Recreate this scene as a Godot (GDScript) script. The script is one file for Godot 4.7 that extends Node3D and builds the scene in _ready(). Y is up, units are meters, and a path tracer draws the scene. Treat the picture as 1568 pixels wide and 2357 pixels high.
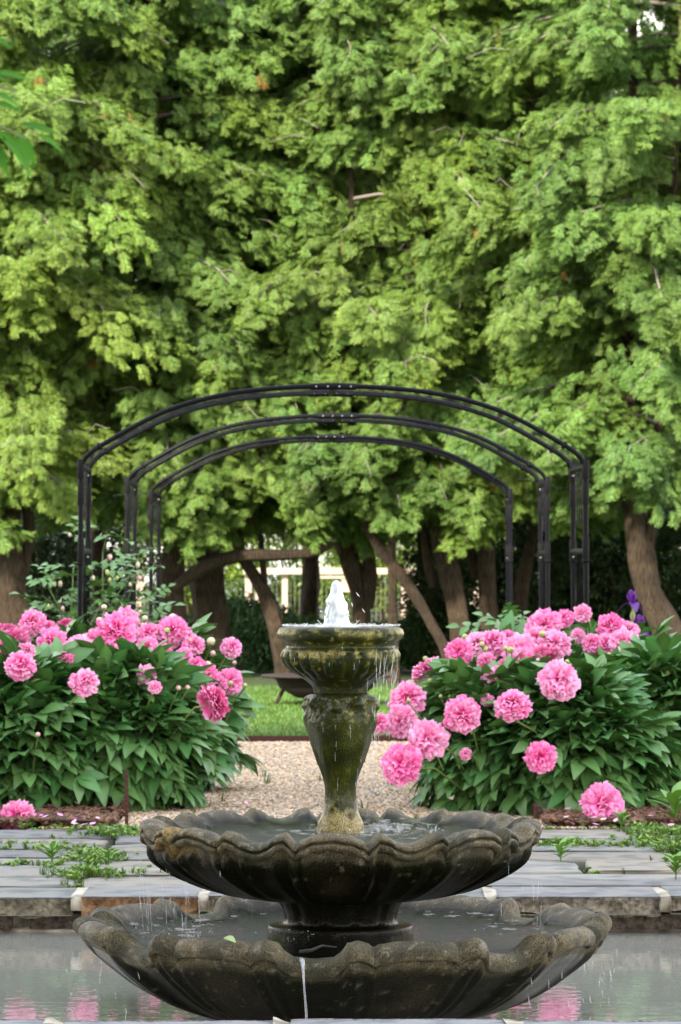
extends Node3D

# ---------------------------------------------------------------- measures
# The camera stands at (0, EYE, 0) and looks along -z; the paving is y = 0.
const EYE := 1.07
const FD := 9.65            # distance of the fountain

var rng := RandomNumberGenerator.new()
var mats := {}
var taken := {}


class MB:
	var v := PackedVector3Array()
	var c := PackedColorArray()
	var ix := PackedInt32Array()

	func vert(p: Vector3, col := Color(1, 1, 1)) -> int:
		v.append(p)
		c.append(col)
		return v.size() - 1

	func tri(a: int, b: int, d: int) -> void:
		ix.append(a)
		ix.append(b)
		ix.append(d)

	# corners run anticlockwise seen from the front
	func quad(a: int, b: int, d: int, e: int) -> void:
		tri(a, e, d)
		tri(a, d, b)

	func face(pts: Array, col: Color) -> void:
		var k := []
		for p in pts:
			k.append(vert(p, col))
		for i in range(1, k.size() - 1):
			tri(k[0], k[i + 1], k[i])

	func box(lo: Vector3, hi: Vector3, col := Color(1, 1, 1)) -> void:
		var a := [Vector3(lo.x, lo.y, hi.z), Vector3(hi.x, lo.y, hi.z), Vector3(hi.x, hi.y, hi.z), Vector3(lo.x, hi.y, hi.z), Vector3(lo.x, lo.y, lo.z), Vector3(hi.x, lo.y, lo.z), Vector3(hi.x, hi.y, lo.z), Vector3(lo.x, hi.y, lo.z)]
		for f in [[0, 1, 2, 3], [5, 4, 7, 6], [1, 5, 6, 2], [4, 0, 3, 7], [3, 2, 6, 7], [4, 5, 1, 0]]:
			face([a[f[0]], a[f[1]], a[f[2]], a[f[3]]], col)

	# a grid of points pts[i][j] given as one flat array with nj points per column; front where d/di x d/dj points
	func grid(pts: PackedVector3Array, cols: PackedColorArray, ni: int, nj: int, wrap := false) -> void:
		var b := v.size()
		v.append_array(pts)
		c.append_array(cols)
		for i in (ni if wrap else ni - 1):
			var i2 := (i + 1) % ni
			for j in nj - 1:
				quad(b + i * nj + j, b + i2 * nj + j, b + i2 * nj + j + 1, b + i * nj + j + 1)

	func tube(pts: Array, radii: Array, sides := 6, col := Color(1, 1, 1), tip := Color(-1, 0, 0)) -> void:
		var n := pts.size()
		var t: Vector3 = (pts[1] - pts[0]).normalized()
		var x := t.cross(Vector3(0.31, 0.17, 0.93)).normalized()
		var b := v.size()
		for i in n:
			var t2: Vector3 = (pts[mini(i + 1, n - 1)] - pts[maxi(i - 1, 0)]).normalized()
			x = (x - t2 * x.dot(t2)).normalized()
			var y := t2.cross(x)
			var cc := col if tip.r < 0 else col.lerp(tip, float(i) / (n - 1))
			for k in sides:
				var a := TAU * k / sides
				vert(pts[i] + (x * cos(a) + y * sin(a)) * radii[i], cc)
		for i in n - 1:
			for k in sides:
				var k2 := (k + 1) % sides
				quad(b + i * sides + k, b + i * sides + k2, b + (i + 1) * sides + k2, b + (i + 1) * sides + k)
		for e in [0, n - 1]:
			var m := vert(pts[e], col)
			for k in sides:
				var k2 := (k + 1) % sides
				if e == 0:
					tri(m, b + k, b + k2)
				else:
					tri(m, b + e * sides + k2, b + e * sides + k)

	func mesh(mat: Material = null, smooth := true, into: ArrayMesh = null) -> ArrayMesh:
		var vv := v
		var cc := PackedColorArray()
		cc.resize(c.size())
		for k in c.size():
			cc[k] = Color(pow(maxf(c[k].r, 0.0), 0.4545), pow(maxf(c[k].g, 0.0), 0.4545), pow(maxf(c[k].b, 0.0), 0.4545))
		var src := cc
		var ii := ix
		var nn := PackedVector3Array()
		if smooth:
			nn.resize(v.size())
			for k in range(0, ix.size(), 3):
				var a := ix[k]
				var b := ix[k + 1]
				var d := ix[k + 2]
				var n := (v[d] - v[a]).cross(v[b] - v[a])
				nn[a] += n
				nn[b] += n
				nn[d] += n
			for k in nn.size():
				nn[k] = nn[k].normalized() if nn[k].length_squared() > 1e-30 else Vector3.UP
		else:
			vv = PackedVector3Array()
			cc = PackedColorArray()
			ii = PackedInt32Array()
			for k in range(0, ix.size(), 3):
				var n := (v[ix[k + 2]] - v[ix[k]]).cross(v[ix[k + 1]] - v[ix[k]]).normalized()
				for q in 3:
					vv.append(v[ix[k + q]])
					cc.append(src[ix[k + q]])
					nn.append(n)
					ii.append(k + q)
		var arr := []
		arr.resize(Mesh.ARRAY_MAX)
		arr[Mesh.ARRAY_VERTEX] = vv
		arr[Mesh.ARRAY_NORMAL] = nn
		arr[Mesh.ARRAY_COLOR] = cc
		arr[Mesh.ARRAY_INDEX] = ii
		var m := into if into else ArrayMesh.new()
		m.add_surface_from_arrays(Mesh.PRIMITIVE_TRIANGLES, arr)
		if mat:
			m.surface_set_material(m.get_surface_count() - 1, mat)
		return m


# ---------------------------------------------------------------- naming and placing
func numbered(called: String) -> String:
	var n: int = taken.get(called, -1) + 1
	taken[called] = n
	return called if n == 0 else "%s_%03d" % [called, n]


func tag(o: Node3D, label: String, category: String, group := "", kind := "") -> Node3D:
	if label:
		o.set_meta("label", label)
	if category:
		o.set_meta("category", category)
	if group:
		o.set_meta("group", group)
	if kind:
		o.set_meta("kind", kind)
	return o


func thing(called: String, label: String, category: String, where := Vector3.ZERO, group := "") -> Node3D:
	var o := Node3D.new()
	o.name = numbered(called)
	add_child(o, true)
	o.position = where
	tag(o, label, category, group)
	return o


func part(called: String, m: Mesh, mat: Material, parent: Node3D = null) -> MeshInstance3D:
	var o := MeshInstance3D.new()
	o.mesh = m
	if mat:
		o.material_override = mat
	if parent:
		var key := "%d/%s" % [parent.get_instance_id(), called]
		var n: int = taken.get(key, -1) + 1
		taken[key] = n
		o.name = called if n == 0 else "%s_%03d" % [called, n]
		parent.add_child(o, true)
	else:
		o.name = numbered(called)
		add_child(o, true)
	return o


func scatter(called: String, m: Mesh, mat: Material, where: Array, tints: Array, parent: Node3D = null) -> MultiMeshInstance3D:
	var mm := MultiMesh.new()
	mm.transform_format = MultiMesh.TRANSFORM_3D
	mm.use_colors = not tints.is_empty()
	mm.mesh = m
	mm.instance_count = where.size()
	for i in where.size():
		mm.set_instance_transform(i, where[i])
		if not tints.is_empty():
			var q: Color = tints[i]
			mm.set_instance_color(i, Color(pow(q.r, 0.4545), pow(q.g, 0.4545), pow(q.b, 0.4545)))
	var o := MultiMeshInstance3D.new()
	o.multimesh = mm
	o.material_override = mat
	o.set_meta("kind", "stuff")
	if parent:
		var key := "%d/%s" % [parent.get_instance_id(), called]
		var n: int = taken.get(key, -1) + 1
		taken[key] = n
		o.name = called if n == 0 else "%s_%03d" % [called, n]
		parent.add_child(o, true)
	else:
		o.name = numbered(called)
		add_child(o, true)
	return o


# where a thing stands that is seen x along and y down a 1568 x 2357 sheet, d metres off
func at(x: float, y: float, d: float) -> Vector3:
	return Vector3((x - 784.0) / 8500.0 * d, EYE - (y - 1290.0) / 8500.0 * d, -d)


func rr(a: float, b: float) -> float:
	return rng.randf_range(a, b)


func pick(a: Array):
	return a[rng.randi() % a.size()]


# ---------------------------------------------------------------- materials
func fnl(freq: float, oct := 4, sd := 1, kind := FastNoiseLite.TYPE_SIMPLEX_SMOOTH) -> FastNoiseLite:
	var n := FastNoiseLite.new()
	n.noise_type = kind
	n.frequency = freq
	n.fractal_octaves = oct
	n.seed = sd
	return n


func ntex(freq: float, oct: int, sd: int, ramp: Array = [], kind := FastNoiseLite.TYPE_SIMPLEX_SMOOTH, size := 512) -> NoiseTexture2D:
	var t := NoiseTexture2D.new()
	t.width = size
	t.height = size
	t.seamless = true
	t.noise = fnl(freq, oct, sd, kind)
	if ramp:
		var g := Gradient.new()
		var off := PackedFloat32Array()
		var cols := PackedColorArray()
		for r in ramp:
			off.append(r[0])
			cols.append(r[1])
		g.offsets = off
		g.colors = cols
		t.color_ramp = g
	return t


func lin(r: float, g: float, b: float) -> Color:
	return Color(r, g, b).linear_to_srgb()


func grey(a: float) -> Color:
	return Color(a, a, a)


func mat(called: String, col: Color, rough: float, vc := true) -> StandardMaterial3D:
	var m := StandardMaterial3D.new()
	m.resource_name = called
	m.albedo_color = col
	m.roughness = rough
	m.vertex_color_use_as_albedo = vc
	m.vertex_color_is_srgb = true
	m.cull_mode = BaseMaterial3D.CULL_DISABLED
	mats[called] = m
	return m


func triplanar(m: StandardMaterial3D, s: float, world := true, stretch := Vector3.ONE) -> void:
	m.uv1_triplanar = true
	m.uv1_world_triplanar = world
	m.uv1_scale = stretch * s


func materials() -> void:
	var m := mat("stone", Color.WHITE, 0.6)
	m.albedo_texture = ntex(0.035, 4, 3, [[0.15, grey(0.3)], [0.4, grey(0.72)], [0.58, grey(0.85)], [0.68, grey(1.0)], [0.8, grey(1.0)]])
	m.heightmap_enabled = true
	m.heightmap_texture = ntex(0.06, 4, 4)
	m.heightmap_scale = 0.8
	triplanar(m, 9.0)
	m = mat("wet_stone", Color.WHITE, 0.3)
	m.albedo_texture = mats["stone"].albedo_texture
	m.heightmap_enabled = true
	m.heightmap_texture = mats["stone"].heightmap_texture
	m.heightmap_scale = 0.25
	m.clearcoat_enabled = true
	m.clearcoat = 0.12
	m.clearcoat_roughness = 0.15
	m.metallic_specular = 0.22
	triplanar(m, 6.0)
	m = mat("moss_stone", Color.WHITE, 0.45)
	m.albedo_texture = ntex(0.05, 4, 8, [[0.0, grey(0.35)], [0.45, grey(0.75)], [0.7, grey(1.0)]])
	m.heightmap_enabled = true
	m.heightmap_texture = ntex(0.05, 4, 9)
	m.heightmap_scale = 0.35
	m.clearcoat_enabled = true
	m.clearcoat = 0.3
	m.clearcoat_roughness = 0.12
	m.metallic_specular = 0.22
	triplanar(m, 9.0, true, Vector3(1, 0.6, 1))
	m = mat("bluestone", Color.WHITE, 0.8)
	m.metallic_specular = 0.25
	m.albedo_texture = ntex(0.012, 5, 11, [[0.2, Color(0.80, 0.80, 0.79)], [0.4, Color(0.92, 0.91, 0.90)], [0.55, Color(0.97, 0.97, 0.96)], [0.75, Color(1.0, 0.97, 0.92)]])
	m.heightmap_enabled = true
	m.heightmap_texture = ntex(0.02, 5, 12)
	m.heightmap_scale = 0.15
	triplanar(m, 0.9)
	m = mat("rough_rock", Color.WHITE, 0.75)
	m.albedo_texture = ntex(0.02, 5, 13, [[0.2, Color(0.5, 0.5, 0.5)], [0.5, Color(0.9, 0.88, 0.85)], [0.75, Color(1, 1, 1)]])
	m.heightmap_enabled = true
	m.heightmap_texture = ntex(0.03, 5, 14)
	m.heightmap_scale = 1.0
	triplanar(m, 3.0)
	m = mat("concrete", Color.WHITE, 0.7)
	m.albedo_texture = ntex(0.015, 5, 15, [[0.25, Color(0.62, 0.6, 0.56)], [0.5, Color(0.9, 0.88, 0.84)], [0.7, Color(1, 1, 1)]])
	triplanar(m, 1.2)
	m = mat("gravel_base", lin(0.38, 0.28, 0.18), 0.9)
	m.albedo_texture = ntex(0.12, 3, 16, [[0.2, grey(0.45)], [0.5, grey(0.85)], [0.8, grey(1)]])
	triplanar(m, 3.0)
	mat("pebble", Color.WHITE, 0.75)
	m = mat("soil", lin(0.11, 0.06, 0.035), 0.95)
	m.albedo_texture = ntex(0.06, 4, 17, [[0.2, grey(0.4)], [0.5, grey(0.8)], [0.8, grey(1)]])
	m.heightmap_enabled = true
	m.heightmap_texture = ntex(0.06, 4, 18)
	m.heightmap_scale = 3.0
	triplanar(m, 2.0)
	m = mat("lawn_base", lin(0.06, 0.11, 0.02), 0.95)
	m.albedo_texture = ntex(0.03, 4, 19, [[0.2, grey(0.6)], [0.8, grey(1)]])
	triplanar(m, 1.0)
	m = mat("grass_blade", Color.WHITE, 0.5)
	m.backlight_enabled = true
	m.backlight = Color(0.5, 0.55, 0.3)
	m = mat("bark", Color.WHITE, 0.9)
	m.albedo_texture = ntex(0.02, 5, 20, [[0.15, Color(0.38, 0.34, 0.32)], [0.45, Color(0.8, 0.76, 0.72)], [0.75, Color(1, 1, 1)]])
	m.heightmap_enabled = true
	m.heightmap_texture = ntex(0.03, 4, 21)
	m.heightmap_scale = 3.0
	triplanar(m, 2.2, true, Vector3(3.0, 0.35, 3.0))
	mat("twig", Color.WHITE, 0.85)
	m = mat("cedar_leaf", Color.WHITE, 0.55)
	m.backlight_enabled = true
	m.backlight = Color(0.7, 0.72, 0.45)
	m = mat("near_leaf", Color.WHITE, 0.6)
	m.metallic_specular = 0.25
	m.backlight_enabled = true
	m.backlight = Color(0.5, 0.6, 0.1)
	m = mat("leaf", Color.WHITE, 0.36)
	m.backlight_enabled = true
	m.backlight = Color(0.3, 0.36, 0.15)
	m = mat("broad_leaf", Color.WHITE, 0.5)
	m.backlight_enabled = true
	m.backlight = Color(0.6, 0.7, 0.25)
	for k in 4:
		m = mat("petal_%d" % k, [Color(1, 1, 1), Color(1.0, 0.93, 0.97), Color(1.0, 0.82, 0.93), Color(1, 1, 1)][k], 0.6)
		m.backlight_enabled = true
		m.backlight = Color(0.5, 0.35, 0.42)
	mat("stem", Color.WHITE, 0.5)
	m = mat("black_pipe", lin(0.003, 0.003, 0.006), 0.36, false)
	m.metallic_specular = 0.22
	m = mat("black_sleeve", lin(0.006, 0.006, 0.008), 0.5, false)
	m.metallic_specular = 0.22
	mat("zinc", lin(0.5, 0.5, 0.5), 0.35, false).metallic = 0.9
	m = mat("rust", lin(0.085, 0.027, 0.014), 0.85, false)
	m.albedo_texture = ntex(0.05, 4, 22, [[0.2, grey(0.5)], [0.6, grey(1)]])
	triplanar(m, 4.0)
	mat("dark_iron", lin(0.028, 0.016, 0.012), 0.8, false)
	mat("old_wood", Color.WHITE, 0.8)
	# water: a clear sheet; what lies under it shows where it does not mirror
	for w in [["pool_water", 0.58, 0.02, 0.025, Color(0.69, 0.69, 0.65)], ["basin_water", 0.05, 0.05, 0.06, Color(0.05, 0.06, 0.03)], ["splash_water", 0.05, 0.05, 0.09, Color(0.12, 0.14, 0.12)]]:
		m = mat(w[0], Color(w[4].r, w[4].g, w[4].b, w[1]), 0.02, false)
		m.transparency = BaseMaterial3D.TRANSPARENCY_ALPHA
		m.normal_enabled = true
		var t := ntex(w[2], 3, 23)
		t.as_normal_map = true
		t.bump_strength = 6.0
		m.normal_texture = t
		m.normal_scale = w[3]
		triplanar(m, 1.0)
	mats["basin_water"].metallic_specular = 0.25
	mats["splash_water"].metallic_specular = 0.29
	mats["pool_water"].uv1_scale = Vector3(1.3, 1.3, 1.3)
	mats["basin_water"].uv1_scale = Vector3(2.6, 2.6, 2.6)
	mats["splash_water"].uv1_scale = Vector3(4, 4, 4)
	m = mat("drip", Color(0.92, 0.95, 1.0, 0.16), 0.05, false)
	m.transparency = BaseMaterial3D.TRANSPARENCY_ALPHA
	m = mat("froth", lin(0.78, 0.82, 0.86), 0.12, true)
	m.clearcoat_enabled = true
	m.clearcoat = 1.0
	m.clearcoat_roughness = 0.05


# ---------------------------------------------------------------- the order of building
func _ready() -> void:
	rng.seed = 20240611
	var cam := Camera3D.new()
	cam.name = "camera"
	add_child(cam)
	cam.position = Vector3(0, EYE, 0)
	cam.rotation.x = atan(112.0 / 8500.0)
	cam.keep_aspect = Camera3D.KEEP_HEIGHT
	var look := CameraAttributesPhysical.new()
	look.frustum_focal_length = 12.0 / (1178.5 / 8500.0)
	look.frustum_focus_distance = 9.3
	look.exposure_aperture = 10.0
	look.frustum_near = 0.05
	look.frustum_far = 400.0
	cam.attributes = look
	cam.fov = rad_to_deg(2.0 * atan(1178.5 / 8500.0))
	cam.near = 0.05
	cam.far = 400.0
	cam.current = true

	var env := Environment.new()
	env.background_mode = Environment.BG_SKY
	var sky := ProceduralSkyMaterial.new()
	sky.sky_top_color = Color(0.66, 0.69, 0.74)
	sky.sky_horizon_color = Color(0.96, 0.92, 0.86)
	sky.sky_curve = 0.25
	sky.ground_bottom_color = Color(0.2, 0.22, 0.15)
	sky.ground_horizon_color = Color(0.6, 0.65, 0.6)
	sky.sky_energy_multiplier = 1.0
	env.sky = Sky.new()
	env.sky.sky_material = sky
	env.tonemap_mode = Environment.TONE_MAPPER_LINEAR
	env.tonemap_exposure = 5.2
	env.sdfgi_enabled = true
	env.ssao_enabled = true
	env.ssil_enabled = true
	var we := WorldEnvironment.new()
	we.name = "world"
	we.environment = env
	add_child(we)
	var sun := DirectionalLight3D.new()
	sun.name = "sun"
	sun.basis = Basis.looking_at(Vector3(0.36, -0.50, -0.80))
	sun.light_energy = 0.7
	sun.light_color = Color(1.0, 0.95, 0.86)
	sun.light_angular_distance = 5.0
	sun.shadow_enabled = true
	add_child(sun)

	materials()
	setting()
	shade_trees()
	trees()
	far_garden()
	arches()
	pool()
	fountain()
	waters()
	beds()
	rose_and_iris()
	young_tree()


# ---------------------------------------------------------------- ground, lawn, path
func sheet(called: String, lo: Vector2, hi: Vector2, y: float, m: Material, step := 0.0, bump := 0.0, sd := 1) -> MeshInstance3D:
	var mb := MB.new()
	var nx := 2 if step == 0.0 else int((hi.x - lo.x) / step) + 2
	var nz := 2 if step == 0.0 else int((hi.y - lo.y) / step) + 2
	var n := fnl(1.2, 4, sd)
	var p := PackedVector3Array()
	var c := PackedColorArray()
	for i in nx:
		for j in nz:
			var x := lerpf(lo.x, hi.x, float(i) / (nx - 1))
			var z := lerpf(hi.y, lo.y, float(j) / (nz - 1))
			p.append(Vector3(x, y + bump * n.get_noise_2d(x, z), z))
			c.append(Color.WHITE)
	mb.grid(p, c, nx, nz)
	var o := part(called, mb.mesh(), m)
	o.set_meta("kind", "structure")
	return o


func blade_tuft(n: int, h: float, spread: float, sd: int, w := 0.004) -> ArrayMesh:
	var r := RandomNumberGenerator.new()
	r.seed = sd
	var mb := MB.new()
	for k in n:
		var a := r.randf() * TAU
		var o := Vector3(cos(a), 0, sin(a)) * r.randf() * spread * 0.5
		var lean := Vector3(cos(a + r.randf() - 0.5), 0, sin(a + r.randf() - 0.5)) * r.randf_range(0.2, 0.9)
		var side := lean.cross(Vector3.UP).normalized() * w * r.randf_range(0.6, 1.2)
		var hh := h * r.randf_range(0.5, 1.1)
		var m := o + Vector3.UP * hh * 0.6 + lean * hh * 0.25
		var t := o + Vector3.UP * hh * 0.9 + lean * hh * 0.75
		var g := r.randf_range(0.8, 1.2)
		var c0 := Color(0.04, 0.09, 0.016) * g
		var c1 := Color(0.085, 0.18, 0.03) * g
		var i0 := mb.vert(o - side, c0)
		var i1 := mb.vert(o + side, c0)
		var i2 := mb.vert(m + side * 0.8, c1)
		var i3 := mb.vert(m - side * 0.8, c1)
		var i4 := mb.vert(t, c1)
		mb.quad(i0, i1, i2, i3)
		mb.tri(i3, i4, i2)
	return mb.mesh()


func weed_mesh(sd: int) -> ArrayMesh:
	var r := RandomNumberGenerator.new()
	r.seed = sd
	var mb := MB.new()
	for k in 16:
		var a := TAU * k / 16.0 * 2.4 + r.randf()
		var d := Vector3(cos(a), r.randf_range(0.2, 1.6), sin(a)).normalized()
		var b := Vector3(r.randf_range(-1, 1), 0, r.randf_range(-1, 1)) * 0.02 + Vector3.UP * r.randf() * 0.03
		leaflet(mb, b, d, Vector3.UP, r.randf_range(0.025, 0.055), r.randf_range(0.008, 0.014), 0.35, Color(0.14, 0.26, 0.05) * r.randf_range(0.8, 1.25), 3)
	return mb.mesh()


func setting() -> void:
	var g := sheet("ground", Vector2(-150, -260), Vector2(150, 60), -0.6, mats["lawn_base"])
	# the garden lies on one level, with the pool cut out of it
	for r in [["garden_ground", -40, -140, 40, -29.0, "lawn_base"], ["terrace_ground", -40, -29.0, 40, -12.0, "lawn_base"], ["terrace_ground", -40, -12.0, -3.2, -8.3, "soil"], ["terrace_ground", 3.2, -12.0, 40, -8.3, "soil"], ["terrace_ground", -40, -8.3, 40, 30, "concrete"]]:
		var mb := MB.new()
		mb.box(Vector3(r[1], -0.55, r[2]), Vector3(r[3], -0.03, r[4]))
		part(r[0], mb.mesh(null, false), mats[r[5]]).set_meta("kind", "structure")
	sheet("lawn_ground", Vector2(-9, -30.5), Vector2(9, -21.85), -0.005, mats["lawn_base"], 0.3, 0.02, 5)
	# lawn grass
	var tufts := []
	for k in 3:
		tufts.append(blade_tuft(9, 0.055, 0.08, 40 + k, 0.0045))
	for k in 3:
		var where := []
		var tint := []
		for i in 26000:
			var z := -21.9 - pow(rng.randf(), 0.8) * 8.4
			var x := rr(-3.4, 3.4)
			var s := rr(0.7, 1.35)
			where.append(Transform3D(Basis(Vector3.UP, rng.randf() * TAU).scaled(Vector3(s, s, s)), Vector3(x, -0.01, z)))
			var q := rr(0.75, 1.25)
			tint.append(Color(q * rr(0.9, 1.2), q, q * rr(0.7, 1.0)))
		var o := scatter("grass", tufts[k], mats["grass_blade"], where, tint)
		tag(o, "mown green lawn grass beyond the end of the gravel path", "grass", "", "stuff")
	# gravel path between the beds
	sheet("gravel_path", Vector2(-1.25, -21.8), Vector2(1.15, -14.72), -0.004, mats["gravel_base"], 0.12, 0.012, 7)
	for k in 3:
		var mb := MB.new()
		var n := fnl(1.3, 2, 50 + k)
		var p := PackedVector3Array()
		var c := PackedColorArray()
		for i in 6:
			for j in 4:
				var th := TAU * i / 6.0
				var ph := -PI / 2 + PI * j / 3.0
				var d := Vector3(cos(ph) * sin(th), sin(ph), cos(ph) * cos(th))
				p.append(d * (0.0075 + 0.004 * n.get_noise_3dv(d * 1.4)) * Vector3(1.25, 0.7, 1.0))
				c.append(Color.WHITE)
		mb.grid(p, c, 6, 4, true)
		var where := []
		var tint := []
		for i in 24000:
			var z := -14.75 - rng.randf() * 7.0
			var x := rr(-1.2, 1.1)
			var s := rr(0.55, 1.35)
			where.append(Transform3D(Basis.from_euler(Vector3(rr(-0.5, 0.5), rng.randf() * TAU, rr(-0.5, 0.5))).scaled(Vector3(s, s, s)), Vector3(x, 0.002, z)))
			var q := rr(0.5, 1.25) if rng.randf() > 0.12 else rr(0.2, 0.5)
			tint.append(pick([Color(0.62, 0.44, 0.27), Color(0.56, 0.43, 0.30), Color(0.66, 0.51, 0.35), Color(0.46, 0.36, 0.27), Color(0.60, 0.38, 0.20), Color(0.62, 0.54, 0.44)]) * q)
		tag(scatter("gravel", mb.mesh(), mats["pebble"], where, tint), "tan pea gravel strewn over the path between the peony beds", "gravel", "", "stuff")
	# a few weeds in the gravel
	var where := []
	for i in 40:
		where.append(Transform3D(Basis(Vector3.UP, rng.randf() * TAU).scaled(Vector3.ONE * rr(0.5, 1.0)), Vector3(rr(-1.0, 0.9), 0.0, rr(-20, -15))))
	tag(scatter("path_weeds", blade_tuft(7, 0.07, 0.05, 61), mats["grass_blade"], where, []), "small grass weeds sprouting in the gravel path", "weeds", "", "stuff")
	for side in [-1.0, 1.0]:
		var x0: float = -4.5 if side < 0 else 0.82
		var x1: float = -0.9 if side < 0 else 4.5
		var o := sheet("flower_bed", Vector2(x0, -20.6), Vector2(x1, -14.78), 0.012, mats["soil"], 0.08, 0.05, 8)
		# bark mulch lying on the bed
		var mb := MB.new()
		mb.box(Vector3(-0.016, -0.004, -0.006), Vector3(0.016, 0.004, 0.006))
		var w := []
		var t := []
		for i in 5000:
			w.append(Transform3D(Basis.from_euler(Vector3(rr(-0.5, 0.5), rng.randf() * TAU, rr(-0.5, 0.5))).scaled(Vector3.ONE * rr(0.5, 1.3)), Vector3(rr(maxf(x0, -2.2), minf(x1, 2.2)), 0.018 + rr(0, 0.02), -14.8 - pow(rng.randf(), 1.6) * 3.0)))
			t.append(Color(0.13, 0.065, 0.038) * rr(0.5, 1.7))
		tag(scatter("bark_mulch", mb.mesh(null, false), mats["twig"], w, t), "brown bark mulch on the %s peony bed" % ("left" if side < 0 else "right"), "mulch", "", "stuff")
	# steel edging strips and the stake
	var mb := MB.new()
	mb.box(Vector3(-1.3, -0.05, -21.86), Vector3(1.2, 0.035, -21.845))
	tag(part("edging_strip", mb.mesh(null, false), mats["rust"]), "rusty steel edging strip where the gravel meets the lawn", "edging strip")
	mb = MB.new()
	mb.box(Vector3(-0.91, -0.05, -21.8), Vector3(-0.895, 0.075, -15.35))
	tag(part("edging_strip", mb.mesh(null, false), mats["rust"]), "rusty steel edging along the left peony bed", "edging strip")
	mb = MB.new()
	mb.box(Vector3(0.8, -0.05, -21.8), Vector3(0.815, 0.06, -15.2))
	tag(part("edging_strip", mb.mesh(null, false), mats["rust"]), "rusty steel edging along the right peony bed", "edging strip")
	var st := thing("metal_stake", "thin rusty metal stake standing upright before the left peonies", "stake", at(292, 1905, 14.85))
	mb = MB.new()
	mb.tube([Vector3(0, -0.05, 0), Vector3(0.001, 0.12, 0), Vector3(-0.002, 0.235, 0)], [0.0075, 0.0075, 0.007], 8)
	part("rod", mb.mesh(), mats["rust"], st)
	mb = MB.new()
	for k in 12:
		mb.tube([Vector3(0, 0.02 * k - 0.01, 0), Vector3(0, 0.02 * k - 0.005, 0)], [0.0087, 0.0087], 8)
	part("ridges", mb.mesh(), mats["rust"], st)


# ---------------------------------------------------------------- cedars
func spray_mesh(sd: int) -> ArrayMesh:
	# one drooping flat spray, 1 unit long along +z, its face up +y
	var r := RandomNumberGenerator.new()
	r.seed = sd
	var mb := MB.new()
	var n := 13
	for k in n:
		var t := 0.06 + 0.94 * k / (n - 1.0)
		for s in ([-1.0, 1.0] if k < n - 1 else [0.0]):
			var base := Vector3(0, -0.30 * t * t, t * 0.8)
			var ang: float = s * r.randf_range(0.5, 0.95)
			var len := (0.44 * sin(PI * (0.16 + 0.72 * t)) + 0.1) * r.randf_range(0.75, 1.2)
			var d := Vector3(sin(ang), r.randf_range(-0.7, 0.1), cos(ang)).normalized()
			var up := Vector3(r.randf_range(-0.6, 0.6), 1, r.randf_range(-0.6, 0.6)).normalized()
			var side := d.cross(up).normalized()
			var w := 0.022
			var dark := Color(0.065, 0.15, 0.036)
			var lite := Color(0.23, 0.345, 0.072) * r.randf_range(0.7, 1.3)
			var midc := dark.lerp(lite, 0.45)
			# the twig itself, then its short scaly fingers on both sides
			var a := mb.vert(base - side * w, dark)
			var b := mb.vert(base + side * w, dark)
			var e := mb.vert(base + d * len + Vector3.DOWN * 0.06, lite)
			mb.tri(a, e, b)
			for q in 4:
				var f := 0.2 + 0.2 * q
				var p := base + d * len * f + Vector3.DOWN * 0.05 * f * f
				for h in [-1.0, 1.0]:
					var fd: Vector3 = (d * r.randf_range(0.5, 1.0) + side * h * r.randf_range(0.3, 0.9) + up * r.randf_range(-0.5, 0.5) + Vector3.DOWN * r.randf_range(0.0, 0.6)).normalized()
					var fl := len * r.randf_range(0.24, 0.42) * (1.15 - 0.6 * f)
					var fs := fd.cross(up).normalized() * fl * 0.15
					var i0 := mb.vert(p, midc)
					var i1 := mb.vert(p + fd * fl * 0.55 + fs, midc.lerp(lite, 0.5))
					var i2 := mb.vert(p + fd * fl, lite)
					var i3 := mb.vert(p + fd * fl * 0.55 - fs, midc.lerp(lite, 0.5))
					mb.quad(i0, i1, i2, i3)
	return mb.mesh(null, false)


func bark_tube(mb: MB, pts: Array, radii: Array, sd: int, sides := 14) -> void:
	# a trunk with flutes and lumps
	var cv := Curve3D.new()
	for i in pts.size():
		var a: Vector3 = pts[maxi(i - 1, 0)]
		var b: Vector3 = pts[mini(i + 1, pts.size() - 1)]
		cv.add_point(pts[i], (a - b) / 6.0, (b - a) / 6.0)
	var n := fnl(3.0, 3, sd)
	var rows := maxi(8, int(cv.get_baked_length() / 0.09))
	var P := PackedVector3Array()
	var C := PackedColorArray()
	var x := Vector3.RIGHT
	var ring := []
	for j in rows:
		var t := float(j) / (rows - 1)
		var p := cv.sample_baked(t * cv.get_baked_length(), true)
		var p2 := cv.sample_baked(minf(t + 0.03, 1.0) * cv.get_baked_length(), true)
		var p0 := cv.sample_baked(maxf(t - 0.03, 0.0) * cv.get_baked_length(), true)
		var d := (p2 - p0).normalized()
		x = (x - d * x.dot(d)).normalized()
		var y := d.cross(x)
		var f := t * (pts.size() - 1)
		var k := mini(int(f), pts.size() - 2)
		var rad := lerpf(radii[k], radii[k + 1], f - k)
		var row := []
		for i in sides:
			var a := TAU * i / sides
			var q := Vector3(cos(a) * 0.35, p.y * 0.5, sin(a) * 0.35)
			row.append(p + (x * cos(a) + y * sin(a)) * rad * (1.0 + 0.42 * n.get_noise_3dv(q)))
		ring.append(row)
	for i in sides:
		for j in rows:
			P.append(ring[j][i])
			var g := 0.8 + 0.5 * n.get_noise_3dv(ring[j][i] * 0.8)
			C.append(Color(0.112, 0.080, 0.050) * g)
	mb.grid(P, C, sides, rows, true)


var sprays := []

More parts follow.
